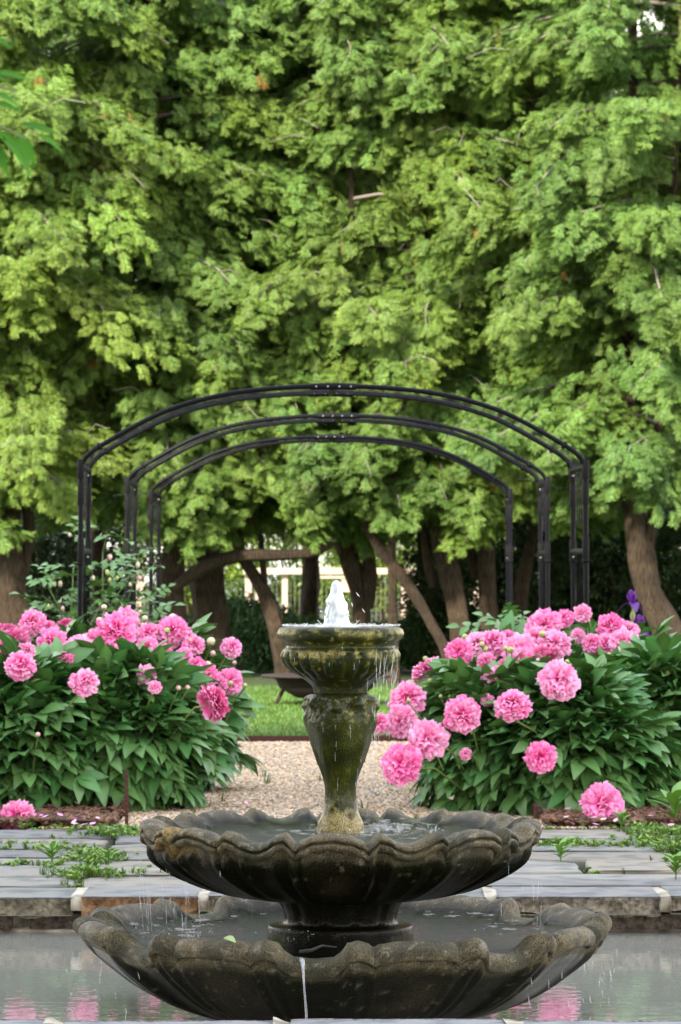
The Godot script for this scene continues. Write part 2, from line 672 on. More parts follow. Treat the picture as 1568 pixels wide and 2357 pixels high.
# stems: lists of [x, y, width] on the sheet; the tree stands d off
func cedar(d: float, stems: Array, label: String, crown_from: float, reach: float, top: float, tone: Color, density := 1.0, root_x := 0.0) -> Node3D:
	var x0: float = stems[0][0][0]
	var base := at(x0, 1290, d)
	base.y = 0
	var t := thing("cedar_tree", label, "tree", base, "tall cedars in a row behind the arches")
	var scale := d / 8500.0
	var axes := []
	for s in stems:
		var pts := []
		var rad := []
		for q in s:
			pts.append(at(q[0], q[1], d) - base + Vector3(0, 0, q[3] if q.size() > 3 else 0.0))
			rad.append(q[2] * scale * 0.5)
		if s.size() > 1 and s[0][1] > 1400:
			pts[0].y = minf(pts[0].y, 0.25)
			pts.push_front(Vector3(pts[0].x, -0.1, pts[0].z))
			rad.push_front(rad[0] * 1.35)
		var mb := MB.new()
		bark_tube(mb, pts, rad, 100 + int(s[0][0]))
		part("trunk", mb.mesh(), mats["bark"], t)
		if s[-1][1] < 1275:
			axes.append([pts[-1], rad[-1]])
	# the part of each stem inside the crown
	var per := [[], [], []]
	var tints := [[], [], []]
	var wood := MB.new()
	var green := fnl(0.9, 3, int(x0) + 7)
	var share := 1.0 / maxf(1.0, axes.size())
	for a in axes:
		var p0: Vector3 = a[0]
		var mb := MB.new()
		var sway := Vector3(rr(-0.25, 0.25), 0, rr(-0.2, 0.2))
		var p1 := Vector3(p0.x, (top + p0.y) / 2, p0.z) + sway
		var p2 := Vector3(p0.x, top + 0.3, p0.z) + sway * 1.6
		bark_tube(mb, [p0 - Vector3(0, 0.03, 0), p1, p2], [a[1], a[1] * 0.55, 0.02], 7, 10)
		part("trunk", mb.mesh(), mats["bark"], t)
		var h := crown_from
		while h < top:
			var u := (h - crown_from) / (top - crown_from)
			h += rr(0.06, 0.125) / (density * share)
			var az := rng.randf() * TAU
			if rng.randf() < 0.35:
				az = rr(-1.3, 1.3) + PI / 2   # more limbs grow towards the open garden
			var out := Vector3(cos(az), 0, sin(az))
			var L := reach * lerpf(1.0, 0.55, u * u) * rr(0.6, 1.12)
			if u < 0.08:
				L *= 0.85
			var from := p0.lerp(p1, clampf((h - p0.y) / (p1.y - p0.y), 0, 1)) if h < p1.y else p1.lerp(p2, clampf((h - p1.y) / (p2.y - p1.y), 0, 1))
			from.y = h
			var rise := rr(0.05, 0.4)
			var fall := rr(0.25, 0.62)
			var bp := []
			var br := []
			for k in 6:
				var s := k / 5.0
				bp.append(from + out * L * s + Vector3.UP * L * (rise * s - fall * s * s) + Vector3(rr(-1, 1), rr(-1, 1), rr(-1, 1)) * 0.03 * s)
				br.append(lerpf(0.018, 0.003, s) * (0.6 + 0.4 * L))
			wood.tube(bp, br, 5, Color(0.19, 0.16, 0.14), Color(0.26, 0.23, 0.21))
			for q in 2:
				if rng.randf() < 0.3:      # bare grey twigs that stick out of the green
					var ts := rr(0.6, 1.0)
					var t0 := from + out * L * ts + Vector3.UP * L * (rise * ts - fall * ts * ts)
					var td := (out + out.cross(Vector3.UP) * rr(-1.2, 1.2) + Vector3.UP * rr(-0.5, 0.5)).normalized()
					var tl := rr(0.22, 0.5)
					wood.tube([t0, t0 + td * tl * 0.5 + Vector3.UP * rr(0, 0.05), t0 + td * tl + Vector3.DOWN * rr(0, 0.12)], [0.005, 0.0035, 0.002], 4, Color(0.20, 0.18, 0.155), Color(0.27, 0.245, 0.22))
			var n := int(L / 0.062)
			for k in n:
				var s := lerpf(0.22, 1.02, (k + rng.randf()) / n)
				var c := from + out * L * s + Vector3.UP * L * (rise * s - fall * s * s)
				var wide := 0.38 * (1.15 - 0.75 * s)
				for q in 10:
					var side := out.cross(Vector3.UP) * rr(-1, 1)
					var p := c + side * wide + Vector3.UP * rr(-0.20, 0.09) + out * rr(-0.08, 0.08)
					if (p + base).y < 1.21 + 0.26 * green.get_noise_2d((p + base).x * 1.5, 3.0):
						continue
					var dir := (out * rr(0.5, 1.2) + side * rr(0.3, 1.0) + Vector3.UP * rr(-1.0, 0.15)).normalized()
					var up := (Vector3.UP + Vector3(rr(-0.5, 0.5), 0, rr(-0.5, 0.5))).normalized()
					var sx := up.cross(dir).normalized()
					var b := Basis(sx, dir.cross(sx), dir).scaled(Vector3.ONE)
					var size := rr(0.095, 0.175)
					b = Basis(b.x * size, b.y * size, b.z * size)
					var w := rng.randi() % 3
					per[w].append(Transform3D(b, p))
					var g := 1.0 + 0.35 * green.get_noise_3dv(c + base) + rr(-0.16, 0.16)
					var warm := 1.0 + 0.2 * green.get_noise_3dv((c + base) * 0.6 + Vector3(9, 4, 2))
					var col := Color(tone.r * g * warm, tone.g * g, tone.b * g / warm)
					if rng.randf() < 0.0025:
						col = Color(1.7, 0.6, 0.6)
					tints[w].append(col)
	part("branches", wood.mesh(), mats["twig"], t).set_meta("kind", "stuff")
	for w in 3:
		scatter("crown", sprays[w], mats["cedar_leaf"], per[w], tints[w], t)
	return t


func trees() -> void:
	for k in 3:
		sprays.append(spray_mesh(70 + k))
	var mid := Color(1, 1, 1)
	cedar(33.0, [[[34, 1500, 78], [33, 1430, 70], [28, 1340, 60], [25, 1270, 50], [15, 1180, 38], [16, 800, 20]], [[50, 1345, 22], [62, 1280, 26], [68, 1218, 28], [60, 1130, 24], [40, 780, 15]]],
		"cedar with a forked grey trunk farthest left, behind the rose bush", 1.6, 1.75, 7.6, Color(1.16, 1.1, 0.95))
	cedar(34.0, [[[392, 1440, 62], [398, 1330, 62], [402, 1260, 55], [395, 1190, 46]], [[405, 1352, 22, 0.15], [440, 1325, 30, 0.25], [490, 1297, 30, 0.35], [560, 1279, 27, 0.4], [640, 1278, 25, 0.4], [728, 1271, 22, 0.4], [768, 1248, 20, 0.4], [781, 1276, 8, 0.4]]],
		"cedar with one long bough curving low across to the centre", 1.42, 1.7, 7.8, mid)
	cedar(34.6, [[[487, 1470, 88], [480, 1370, 78], [470, 1290, 72], [462, 1200, 56]]],
		"thick dark cedar trunk right of the low curving bough's base", 1.4, 1.7, 7.4, Color(0.97, 1.0, 0.95))
	cedar(34.2, [[[651, 1547, 34], [640, 1470, 40], [628, 1413, 43], [603, 1355, 33], [575, 1310, 28], [553, 1270, 26], [545, 1200, 24]], [[612, 1372, 16], [606, 1310, 15], [600, 1230, 12]]],
		"slender cedar leaning left, just left of the fountain jet", 1.42, 1.5, 7.2, Color(0.95, 1.0, 0.95), 0.8)
	cedar(34.5, [[[838, 1440, 48], [832, 1380, 46], [812, 1315, 40], [795, 1250, 40], [783, 1190, 32]], [[842, 1400, 30], [850, 1320, 34], [842, 1247, 34], [836, 1180, 26]]],
		"cedar with two dark stems directly behind the fountain jet", 1.45, 1.7, 8.0, Color(0.98, 1.0, 0.92))
	cedar(33.2, [[[1026, 1504, 22], [1000, 1450, 24], [973, 1397, 25], [926, 1327, 25], [873, 1262, 26], [846, 1215, 22]], [[907, 1455, 24], [903, 1380, 20], [901, 1313, 18], [900, 1206, 16]]],
		"thin cedar stem leaning steeply to the left, right of the jet", 1.4, 1.3, 6.4, mid, 0.6)
	cedar(33.5, [[[1064, 1470, 54], [1050, 1380, 50], [1033, 1313, 46], [1016, 1247, 48], [1003, 1165, 42]], [[1000, 1350, 20, -0.2], [985, 1290, 18, -0.2], [973, 1205, 15, -0.2]]],
		"sunlit cedar trunk leaning left beyond the right peonies", 1.5, 1.75, 7.8, Color(0.92, 0.95, 0.9))
	cedar(33.8, [[[1128, 1450, 46], [1121, 1347, 44], [1122, 1263, 40], [1123, 1160, 34]], [[1100, 1330, 26, -0.1], [1090, 1290, 25, -0.1], [1074, 1230, 22, -0.1], [1060, 1180, 20, -0.1]]],
		"sunlit upright cedar trunk inside the right side of the farthest arch", 1.5, 1.7, 7.4, Color(1.12, 1.08, 0.85))
	cedar(34.8, [[[1196, 1430, 30], [1202, 1347, 30], [1220, 1260, 26], [1232, 1190, 22]]],
		"brown cedar stem bending right, seen between the right arch posts", 1.55, 1.4, 7.0, Color(0.92, 0.98, 0.95), 0.8)
	cedar(32.0, [[[1560, 1500, 92], [1528, 1430, 72], [1495, 1370, 58], [1478, 1290, 60], [1462, 1200, 52], [1445, 1110, 44]], [[1487, 1300, 26], [1500, 1210, 26], [1508, 1120, 22]]],
		"big cedar at the right with a trunk leaning over the irises", 1.75, 1.85, 7.8, Color(0.9, 0.93, 0.9), 1.1)
	cedar(33.4, [[[-260, 1480, 70], [-255, 1300, 60], [-250, 1180, 48]]], "cedar left of the forked trunk, partly out of the picture", 1.5, 1.8, 7.6, Color(1.1, 1.05, 0.9))
	cedar(33.0, [[[1830, 1480, 70], [1825, 1300, 60], [1820, 1180, 48]]], "cedar beyond the right edge whose boughs hang into the picture", 1.6, 1.9, 7.6, Color(0.88, 0.92, 0.92))
	cedar(33.6, [[[-620, 1480, 66], [-615, 1300, 56], [-612, 1180, 46]]], "cedar at the left end of the row, out of the picture", 1.5, 1.8, 7.4, Color(1.05, 1.03, 0.92), 0.8)
	cedar(33.6, [[[2200, 1480, 66], [2195, 1300, 56], [2190, 1180, 46]]], "cedar at the right end of the row, out of the picture", 1.5, 1.8, 7.4, mid, 0.8)
	# a second row, seen between the first
	cedar(37.5, [[[215, 1470, 44], [222, 1300, 40], [226, 1190, 32]]], "cedar of the second row, between the left arch posts", 1.9, 1.8, 8.2, Color(0.95, 1.0, 1.0), 0.8)
	cedar(38.0, [[[712, 1470, 44], [716, 1300, 38], [720, 1190, 30]]], "cedar of the second row, straight behind the water jet", 1.9, 1.8, 8.2, Color(0.9, 0.98, 1.0), 0.8)
	cedar(38.0, [[[1300, 1470, 44], [1292, 1300, 38], [1288, 1190, 34]]], "cedar of the second row, in the dark gap at the right", 2.2, 1.5, 8.2, Color(0.8, 0.92, 0.95), 0.8)
	cedar(37.0, [[[985, 1470, 40], [982, 1300, 36], [980, 1190, 30]]], "cedar of the second row, behind the sunlit trunks", 2.0, 1.7, 8.2, Color(0.9, 0.98, 0.98), 0.8)


func shade_trees() -> void:
	# tall trees at the left of the garden, outside the picture: the fountain and the beds lie in their shade
	if clumps.is_empty():
		for k in 3:
			clumps.append(leaf_clump(90 + k, 9))
	var k := 0
	for p in [[-4.8, 7.0, 13.0], [-5.4, 2.6, 13.5], [-6.0, -1.6, 13.5], [-6.6, -5.6, 12.5]]:
		bush("shade_tree", ["tall shade tree behind the camera at the left", "tall shade tree level with the pool's near side", "tall shade tree left of the fountain, out of the picture", "tall shade tree left of the peony beds, out of the picture"][k], "tree", "tall trees shading the fountain", Vector3(p[0], 0, p[1]), Vector3(2.9, p[2] * 0.8, 2.9), 2400, 0.5, Color(0.07, 0.13, 0.03), 0.25)
		k += 1


# ---------------------------------------------------------------- what lies beyond the cedars
func leaf_clump(sd: int, n: int) -> ArrayMesh:
	var r := RandomNumberGenerator.new()
	r.seed = sd
	var mb := MB.new()
	for k in n:
		var d := Vector3(r.randf_range(-1, 1), r.randf_range(-0.8, 0.5), r.randf_range(-1, 1)).normalized()
		var b := Vector3(r.randf_range(-1, 1), r.randf_range(-1, 1), r.randf_range(-1, 1)) * 0.45
		leaflet(mb, b, d, Vector3.UP, r.randf_range(0.35, 0.6), r.randf_range(0.1, 0.16), 0.2, Color(1, 1, 1) * r.randf_range(0.75, 1.2), 2)
	return mb.mesh()


func bush(called: String, label: String, category: String, group: String, where: Vector3, size: Vector3, n: int, leaf: float, col: Color, trunk := 0.0) -> Node3D:
	var t := thing(called, label, category, where, group)
	var mb := MB.new()
	if trunk > 0:
		bark_tube(mb, [Vector3(0, -0.1, 0), Vector3(0.05, size.y * 0.4, 0), Vector3(0, size.y * 0.9, 0)], [trunk, trunk * 0.7, 0.03], n)
	for k in 9:
		var a := rng.randf() * TAU
		var p := Vector3(cos(a) * size.x, 0, sin(a) * size.z) * rr(0.3, 0.85)
		var h := rr(0.35, 0.9) * size.y
		var f := trunk * 2.0
		mb.tube([Vector3(p.x * 0.08, minf(f, h * 0.5), p.z * 0.08), p * 0.5 + Vector3.UP * h * 0.6, p + Vector3.UP * h], [0.03, 0.018, 0.006], 5, Color(0.12, 0.09, 0.06))
	part("trunk" if trunk > 0 else "stems", mb.mesh(), mats["bark" if trunk > 0 else "twig"], t)
	var nz := fnl(1.4 / maxf(size.x, 0.3), 3, n + int(where.x * 10))
	var w := []
	var tint := []
	while w.size() < n:
		var d := Vector3(rr(-1, 1), rr(-1, 1), rr(-1, 1))
		if d.length() > 1.0 or d.length() < 0.05:
			continue
		d = d.normalized() * pow(d.length(), 0.45)
		var p := d * Vector3(size.x, size.y * 0.5, size.z) * (1.0 + 0.5 * nz.get_noise_3dv(d * size)) + Vector3.UP * size.y * (0.52 if trunk == 0.0 else 0.6)
		if nz.get_noise_3dv(p * 2.3 + Vector3(31, 7, 3)) < -0.28 or p.y < 0.02:
			if rng.randf() < 0.93:
				continue
		var s := leaf * rr(0.7, 1.3)
		w.append(Transform3D(Basis.from_euler(Vector3(rr(-0.6, 0.6), rng.randf() * TAU, rr(-0.6, 0.6))).scaled(Vector3(s, s, s)), p))
		var g := rr(0.75, 1.25)
		tint.append(Color(col.r * g * rr(0.85, 1.15), col.g * g, col.b * g))
	scatter("crown" if trunk > 0 else "foliage", clumps[rng.randi() % clumps.size()], mats["broad_leaf"], w, tint, t)
	return t


var clumps := []

func far_garden() -> void:
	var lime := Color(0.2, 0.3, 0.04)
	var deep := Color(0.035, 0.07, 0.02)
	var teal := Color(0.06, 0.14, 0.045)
	var k := 0
	var says := ["bright green shrub farthest left beyond the cedars", "lime green shrub seen left of the thick dark trunk", "lime green shrub behind the timber trellis, left of the jet", "lime green shrub beyond the trellis, behind the two dark stems", "bright green shrub behind the steeply leaning stem", "green shrub beyond the two sunlit trunks", "green shrub far behind the right arch posts", "shrub far behind the big right cedar"]
	for x in [-120, 440, 690, 900, 1010, 1190, 1330, 1620]:
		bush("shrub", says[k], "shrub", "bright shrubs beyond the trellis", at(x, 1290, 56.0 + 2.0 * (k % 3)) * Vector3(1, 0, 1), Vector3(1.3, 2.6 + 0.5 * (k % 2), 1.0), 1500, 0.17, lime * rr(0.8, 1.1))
		k += 1
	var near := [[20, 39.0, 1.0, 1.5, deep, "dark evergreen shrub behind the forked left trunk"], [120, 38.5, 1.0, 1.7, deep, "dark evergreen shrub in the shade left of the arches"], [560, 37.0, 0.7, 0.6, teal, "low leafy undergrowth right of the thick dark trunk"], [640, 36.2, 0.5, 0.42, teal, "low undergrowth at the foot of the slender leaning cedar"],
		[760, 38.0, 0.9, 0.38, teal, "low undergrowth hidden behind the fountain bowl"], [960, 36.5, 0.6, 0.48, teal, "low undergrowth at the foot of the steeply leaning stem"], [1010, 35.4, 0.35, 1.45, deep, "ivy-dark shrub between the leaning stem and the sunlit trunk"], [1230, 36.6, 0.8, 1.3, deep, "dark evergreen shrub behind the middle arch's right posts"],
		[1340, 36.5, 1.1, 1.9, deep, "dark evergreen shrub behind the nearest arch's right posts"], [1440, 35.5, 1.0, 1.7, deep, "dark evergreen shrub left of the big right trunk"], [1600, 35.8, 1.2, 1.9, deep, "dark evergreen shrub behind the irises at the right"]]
	for b in near:
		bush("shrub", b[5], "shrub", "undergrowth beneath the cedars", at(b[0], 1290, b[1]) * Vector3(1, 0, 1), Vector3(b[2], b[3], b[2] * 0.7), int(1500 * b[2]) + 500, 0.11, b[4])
	k = 0
	var trees_say := ["broadleaf tree at the far left behind the cedars", "broadleaf tree far behind the left arch posts", "broadleaf tree far behind the low bough", "broadleaf tree far behind the fountain jet", "broadleaf tree far behind the sunlit trunks", "broadleaf tree far behind the right arch posts", "broadleaf tree at the far right behind the cedars"]
	for x in [-200, 150, 480, 800, 1110, 1420, 1780]:
		bush("broadleaf_tree", trees_say[k], "tree", "broadleaf trees closing the view", at(x, 1290, 66.0 + 3.0 * (k % 3)) * Vector3(1, 0, 1), Vector3(2.6, 11.0, 2.2), 3400, 0.34, Color(0.075, 0.14, 0.03) * rr(0.85, 1.2), 0.22)
		k += 1
	# timber trellis in the sun
	var tr := thing("timber_trellis", "weathered timber trellis of posts and rails in the sun beyond the trees", "trellis", at(784, 1290, 53.0) * Vector3(1, 0, 1))
	var px := 53.0 / 8500.0
	var wood := Color(0.44, 0.34, 0.28)
	for p in [[322, 22], [572, 15], [592, 8], [656, 13], [932, 16], [961, 13], [975, 8], [987, 8], [1095, 26]]:
		var mb := MB.new()
		var x: float = (p[0] - 784) * px
		var w: float = p[1] * px * 0.5
		mb.box(Vector3(x - w, -0.05, -w), Vector3(x + w, 0.93 if p[1] > 9 else 0.85, w), wood * rr(0.85, 1.1))
		part("post", mb.mesh(null, false), mats["old_wood"], tr)
	for b in [[560, 1000, 1307, 1321, 0.06], [720, 806, 1325, 1331, 0.05], [932, 990, 1407, 1412, 0.05], [786, 806, 1332, 1362, 0.03]]:
		var mb := MB.new()
		mb.box(Vector3((b[0] - 784) * px, EYE - (b[3] - 1290) * px, b[4] + 0.02), Vector3((b[1] - 784) * px, EYE - (b[2] - 1290) * px, b[4] + 0.09), wood)
		part("rail", mb.mesh(null, false), mats["old_wood"], tr)
	var net := MB.new()
	for i in 40:
		var x: float = (575 + i * 10.4 - 784) * px
		net.tube([Vector3(x, 0, -0.02), Vector3(x, 0.9, -0.02)], [0.002, 0.002], 4, Color(0.3, 0.3, 0.3))
	part("wire_mesh", net.mesh(), mats["twig"], tr).set_meta("kind", "stuff")
	# fire bowl on the lawn's far side
	var fp := thing("fire_bowl", "low dark iron fire bowl with a wide flat rim on the lawn behind the fountain", "fire bowl", at(752, 1290, 26.5) * Vector3(1, 0, 1))
	var prof := [[0.05, 0.04], [0.22, 0.06], [0.34, 0.13], [0.37, 0.2], [0.47, 0.205], [0.47, 0.222], [0.36, 0.222], [0.33, 0.15], [0.2, 0.085], [0.01, 0.075]]
	var P := PackedVector3Array()
	var C := PackedColorArray()
	for i in 40:
		for q in prof:
			P.append(Vector3(sin(TAU * i / 40) * q[0], q[1] + 0.03, cos(TAU * i / 40) * q[0]))
			C.append(Color.WHITE)
	var mb := MB.new()
	mb.grid(P, C, 40, prof.size(), true)
	part("bowl", mb.mesh(), mats["dark_iron"], fp)
	for i in 3:
		var a := TAU * i / 3 + 0.4
		mb = MB.new()
		mb.tube([Vector3(sin(a) * 0.4, -0.02, cos(a) * 0.4), Vector3(sin(a) * 0.3, 0.17, cos(a) * 0.3)], [0.015, 0.015], 6)
		part("leg", mb.mesh(), mats["dark_iron"], fp)


# ---------------------------------------------------------------- the three arches
func arch(d: float, cx: float, turn: float, label: String) -> void:
	var t := thing("garden_arch", label, "garden arch", at(cx, 1290, d) * Vector3(1, 0, 1), "black pipe arches over the path")
	t.rotation.y = turn
	var half := [Vector2(1.325, -0.05), Vector2(1.318, 0.6), Vector2(1.313, 1.3), Vector2(1.312, 1.53), Vector2(1.302, 1.585), Vector2(1.258, 1.635), Vector2(1.15, 1.702), Vector2(0.89, 1.84), Vector2(0.613, 1.924), Vector2(0.335, 1.963), Vector2(0.0, 1.978)]
	var cv := Curve3D.new()
	for i in half.size() * 2 - 1:
		var p: Vector2 = half[i] if i < half.size() else half[half.size() * 2 - 2 - i] * Vector2(-1, 1)
		cv.add_point(Vector3(p.x, p.y, 0))
	for i in cv.point_count:
		if i > 0 and i < cv.point_count - 1:
			var a := cv.get_point_position(i - 1)
			var b := cv.get_point_position(i)
			var c := cv.get_point_position(i + 1)
			var dir := (c - a).normalized()
			cv.set_point_in(i, -dir * a.distance_to(b) / 3.0)
			cv.set_point_out(i, dir * b.distance_to(c) / 3.0)
	var L := cv.get_baked_length()
	var hoop := []
	var rad := []
	for k in 121:
		hoop.append(cv.sample_baked(L * k / 120.0, true))
		rad.append(0.0136)
	var mb := MB.new()
	mb.tube(hoop, rad, 10)
	var hm := mb.mesh()
	for z in [0.0, -0.8]:
		part("hoop", hm, mats["black_pipe"], t).position.z = z
		for s in [[0.30, 0.10, 0.019], [1.12, 0.13, 0.0185], [1.42, 0.12, 0.018], [1.545, 0.10, 0.0195]]:
			for e in [-1, 1]:
				mb = MB.new()
				var x: float = 1.3125 * e
				mb.tube([Vector3(x, s[0] - s[1] / 2, 0), Vector3(x, s[0] + s[1] / 2, 0)], [s[2], s[2]], 10)
				part("sleeve", mb.mesh(), mats["black_sleeve"], t).position.z = z
		mb = MB.new()
		mb.tube([Vector3(-0.12, 1.974, 0), Vector3(0, 1.978, 0), Vector3(0.12, 1.974, 0)], [0.0185, 0.0185, 0.0185], 10)
		var crown_sleeve := part("sleeve", mb.mesh(), mats["black_sleeve"], t)
		crown_sleeve.position.z = z
		for q in [-0.09, -0.03, 0.03, 0.09]:
			mb = MB.new()
			mb.tube([Vector3(q, 1.975, 0.0), Vector3(q, 1.975, 0.022)], [0.006, 0.005], 6)
			part("bolt", mb.mesh(), mats["zinc"], crown_sleeve)
		# clips that hold the wires
		for q in [16, 22, 98, 104, 35, 85]:
			mb = MB.new()
			var a: Vector3 = hoop[q]
			var b: Vector3 = hoop[q + 1]
			mb.tube([a, b.lerp(a, 0.7)], [0.0215, 0.0215], 8)
			part("clip", mb.mesh(), mats["black_sleeve"], t).position.z = z
	for e in [-1, 1]:
		for y in [1.12, 1.56]:
			mb = MB.new()
			mb.tube([Vector3(1.3125 * e, y, 0), Vector3(1.3125 * e, y, -0.8)], [0.0155, 0.0155], 8)
			part("rung", mb.mesh(), mats["black_sleeve"], t)
			mb = MB.new()
			mb.tube([Vector3(1.3125 * e, y - 0.03, -0.78), Vector3(1.3125 * e, y - 0.03, -0.755)], [0.006, 0.006], 6)
			part("bolt", mb.mesh(), mats["zinc"], t)
	mb = MB.new()
	mb.tube([Vector3(0, 1.974, 0), Vector3(0, 1.974, -0.8)], [0.0155, 0.0155], 8)
	part("rung", mb.mesh(), mats["black_sleeve"], t)
	# thin wires between the two hoops
	for w in 5:
		mb = MB.new()
		var z := -0.13 * (w + 1)
		var pts := []
		var rd := []
		for k in range(26, 95, 2):
			pts.append(hoop[k] + Vector3(0, -0.012, z))
			rd.append(0.0022)
		mb.tube(pts, rd, 4)
		part("wire", mb.mesh(), mats["black_pipe"], t)
		for e in [-1, 1]:
			mb = MB.new()
			mb.tube([Vector3(1.312 * e, 0.25 + 0.05 * w, -0.78), Vector3(1.313 * e, 1.1, -0.02 - 0.15 * w)], [0.003, 0.003], 4)
			part("wire", mb.mesh(), mats["black_pipe"], t)


func arches() -> void:
	arch(19.2, 768, 0.02, "nearest and tallest-looking black pipe arch, posts rising from the peonies")
	arch(23.1, 777, 0.0, "middle black pipe arch, framed inside the nearest one")
	arch(27.0, 761, -0.02, "farthest black pipe arch, innermost of the three")


# ---------------------------------------------------------------- paving and pool
func slab(poly: Array, top: float, thick: float, col: Color, bevel := 0.006) -> ArrayMesh:
	# a flat stone: poly runs anticlockwise seen from above (x, z)
	var mb := MB.new()
	var mid := Vector2.ZERO
	for p in poly:
		mid += p / poly.size()
	var rings := [[0.0, top - thick], [0.0, top - bevel], [bevel, top]]
	var ids := []
	for r in rings:
		var row := []
		for p in poly:
			var q: Vector2 = p + (mid - p).normalized() * r[0]
			row.append(mb.vert(Vector3(q.x, r[1], q.y), col))
		ids.append(row)
	var n := poly.size()
	for r in 2:
		for i in n:
			var j := (i + 1) % n
			mb.quad(ids[r][i], ids[r][j], ids[r + 1][j], ids[r + 1][i])
	for i in range(1, n - 1):
		mb.tri(ids[2][0], ids[2][i + 1], ids[2][i])
	return mb.mesh(null, false)


func ragged(x0: float, x1: float, z0: float, z1: float, cut: float) -> Array:
	# corners of a roughly rectangular stone, z0 nearer the camera (z0 > z1)
	var a := []
	var cs := [Vector2(x0, z0), Vector2(x1, z0), Vector2(x1, z1), Vector2(x0, z1)]
	for i in 4:
		var p: Vector2 = cs[i]
		var prev: Vector2 = cs[(i + 3) % 4]
		var next: Vector2 = cs[(i + 1) % 4]
		if rng.randf() < cut:
			a.append(p.lerp(prev, rr(0.06, 0.22)))
			a.append(p.lerp(next, rr(0.06, 0.22)))
		else:
			a.append(p + Vector2(rr(-0.02, 0.02), rr(-0.02, 0.02)))
		for k in 2:
			a.append(p.lerp(next, 0.33 * (k + 1)) + Vector2(rr(-0.008, 0.008), rr(-0.014, 0.014)))
	return a


func coping_block(w: float, dep: float, hgt: float, sd: int, top_col: Color, face_col: Color) -> ArrayMesh:
	# front lower corner line at z = 0 facing +z, top at y = 0; the front is riven rock
	var n := fnl(3.0, 4, sd, FastNoiseLite.TYPE_CELLULAR)
	n.cellular_return_type = FastNoiseLite.RETURN_DISTANCE2_SUB
	var n2 := fnl(4.0, 4, sd + 5)
	var nx := int(w / 0.014) + 2
	var ny := 14
	var P := PackedVector3Array()
	var C := PackedColorArray()
	for i in nx:
		var x := w * i / (nx - 1.0)
		for j in ny:
			var f := j / (ny - 1.0)
			var y := -hgt * (1 - f) * (1.0 + 0.35 * n2.get_noise_2d(x * 0.9, 3.0))
			var env := sin(PI * clampf(f * 0.92 + 0.02, 0, 1))
			var z := 0.012 * n2.get_noise_2d(x * 1.5, 9.0) + env * (0.042 * n2.get_noise_2d(x * 1.6, y * 2.2) + 0.028 * n.get_noise_2d(x * 0.9, y * 1.2)) - 0.025 * (1 - f)
			P.append(Vector3(x, y, z))
			C.append(face_col * (1.0 + 0.35 * n2.get_noise_2d(x * 1.5, y * 2.0 + 4.0)) if f < 0.99 else top_col)
	var mb := MB.new()
	mb.grid(P, C, nx, ny)
	var lip := MB.new()
	P = PackedVector3Array()
	C = PackedColorArray()
	for i in nx:
		var x := w * i / (nx - 1.0)
		for j in 4:
			var f := j / 3.0
			P.append(Vector3(x, -0.003 * (1.0 if j == 0 else 0.0) + 0.003 * n2.get_noise_2d(x * 0.6, f), lerpf(0.012 * n2.get_noise_2d(x * 1.5, 9.0), -dep, f)))
			C.append(top_col * (1.0 + 0.12 * n2.get_noise_2d(x * 0.5, f * 2.0)))
	lip.grid(P, C, nx, 4)
	lip.face([Vector3(0, -hgt, -dep), Vector3(0, -hgt, 0.0), Vector3(0, 0, 0.0), Vector3(0, 0, -dep)], face_col)
	lip.face([Vector3(w, -hgt, 0.0), Vector3(w, -hgt, -dep), Vector3(w, 0, -dep), Vector3(w, 0, 0)], face_col)
	lip.face([Vector3(w, -hgt, -dep), Vector3(0, -hgt, -dep), Vector3(0, 0, -dep), Vector3(w, 0, -dep)], face_col)
	lip.face([Vector3(0, -hgt, -dep), Vector3(w, -hgt, -dep), Vector3(w, -hgt, 0), Vector3(0, -hgt, 0)], face_col)
	var m := mb.mesh(mats["rough_rock"])
	return lip.mesh(mats["bluestone"], true, m)


func mortar_lump(w: float, dep: float, h: float, sd: int) -> ArrayMesh:
	var mb := MB.new()
	var n := fnl(9.0, 3, sd)
	var P := PackedVector3Array()
	var C := PackedColorArray()
	var prof := [[-0.012, -h], [-0.002, -h * 0.7], [0.0, -h * 0.3], [-0.006, -0.001], [-dep * 0.4, 0.004], [-dep, 0.0]]
	for i in 7:
		var x := w * (i / 6.0 - 0.5)
		for q in prof:
			var p := Vector3(x * (1.0 + 0.25 * n.get_noise_2d(q[0] * 4, q[1] * 3)), q[1], q[0])
			P.append(p + Vector3(0, 1, 1) * 0.012 * n.get_noise_3dv(p))
			C.append(Color(0.46, 0.42, 0.35) * (1.0 + 0.3 * n.get_noise_3dv(p * 2)))
	mb.grid(P, C, 7, prof.size())
	return mb.mesh()


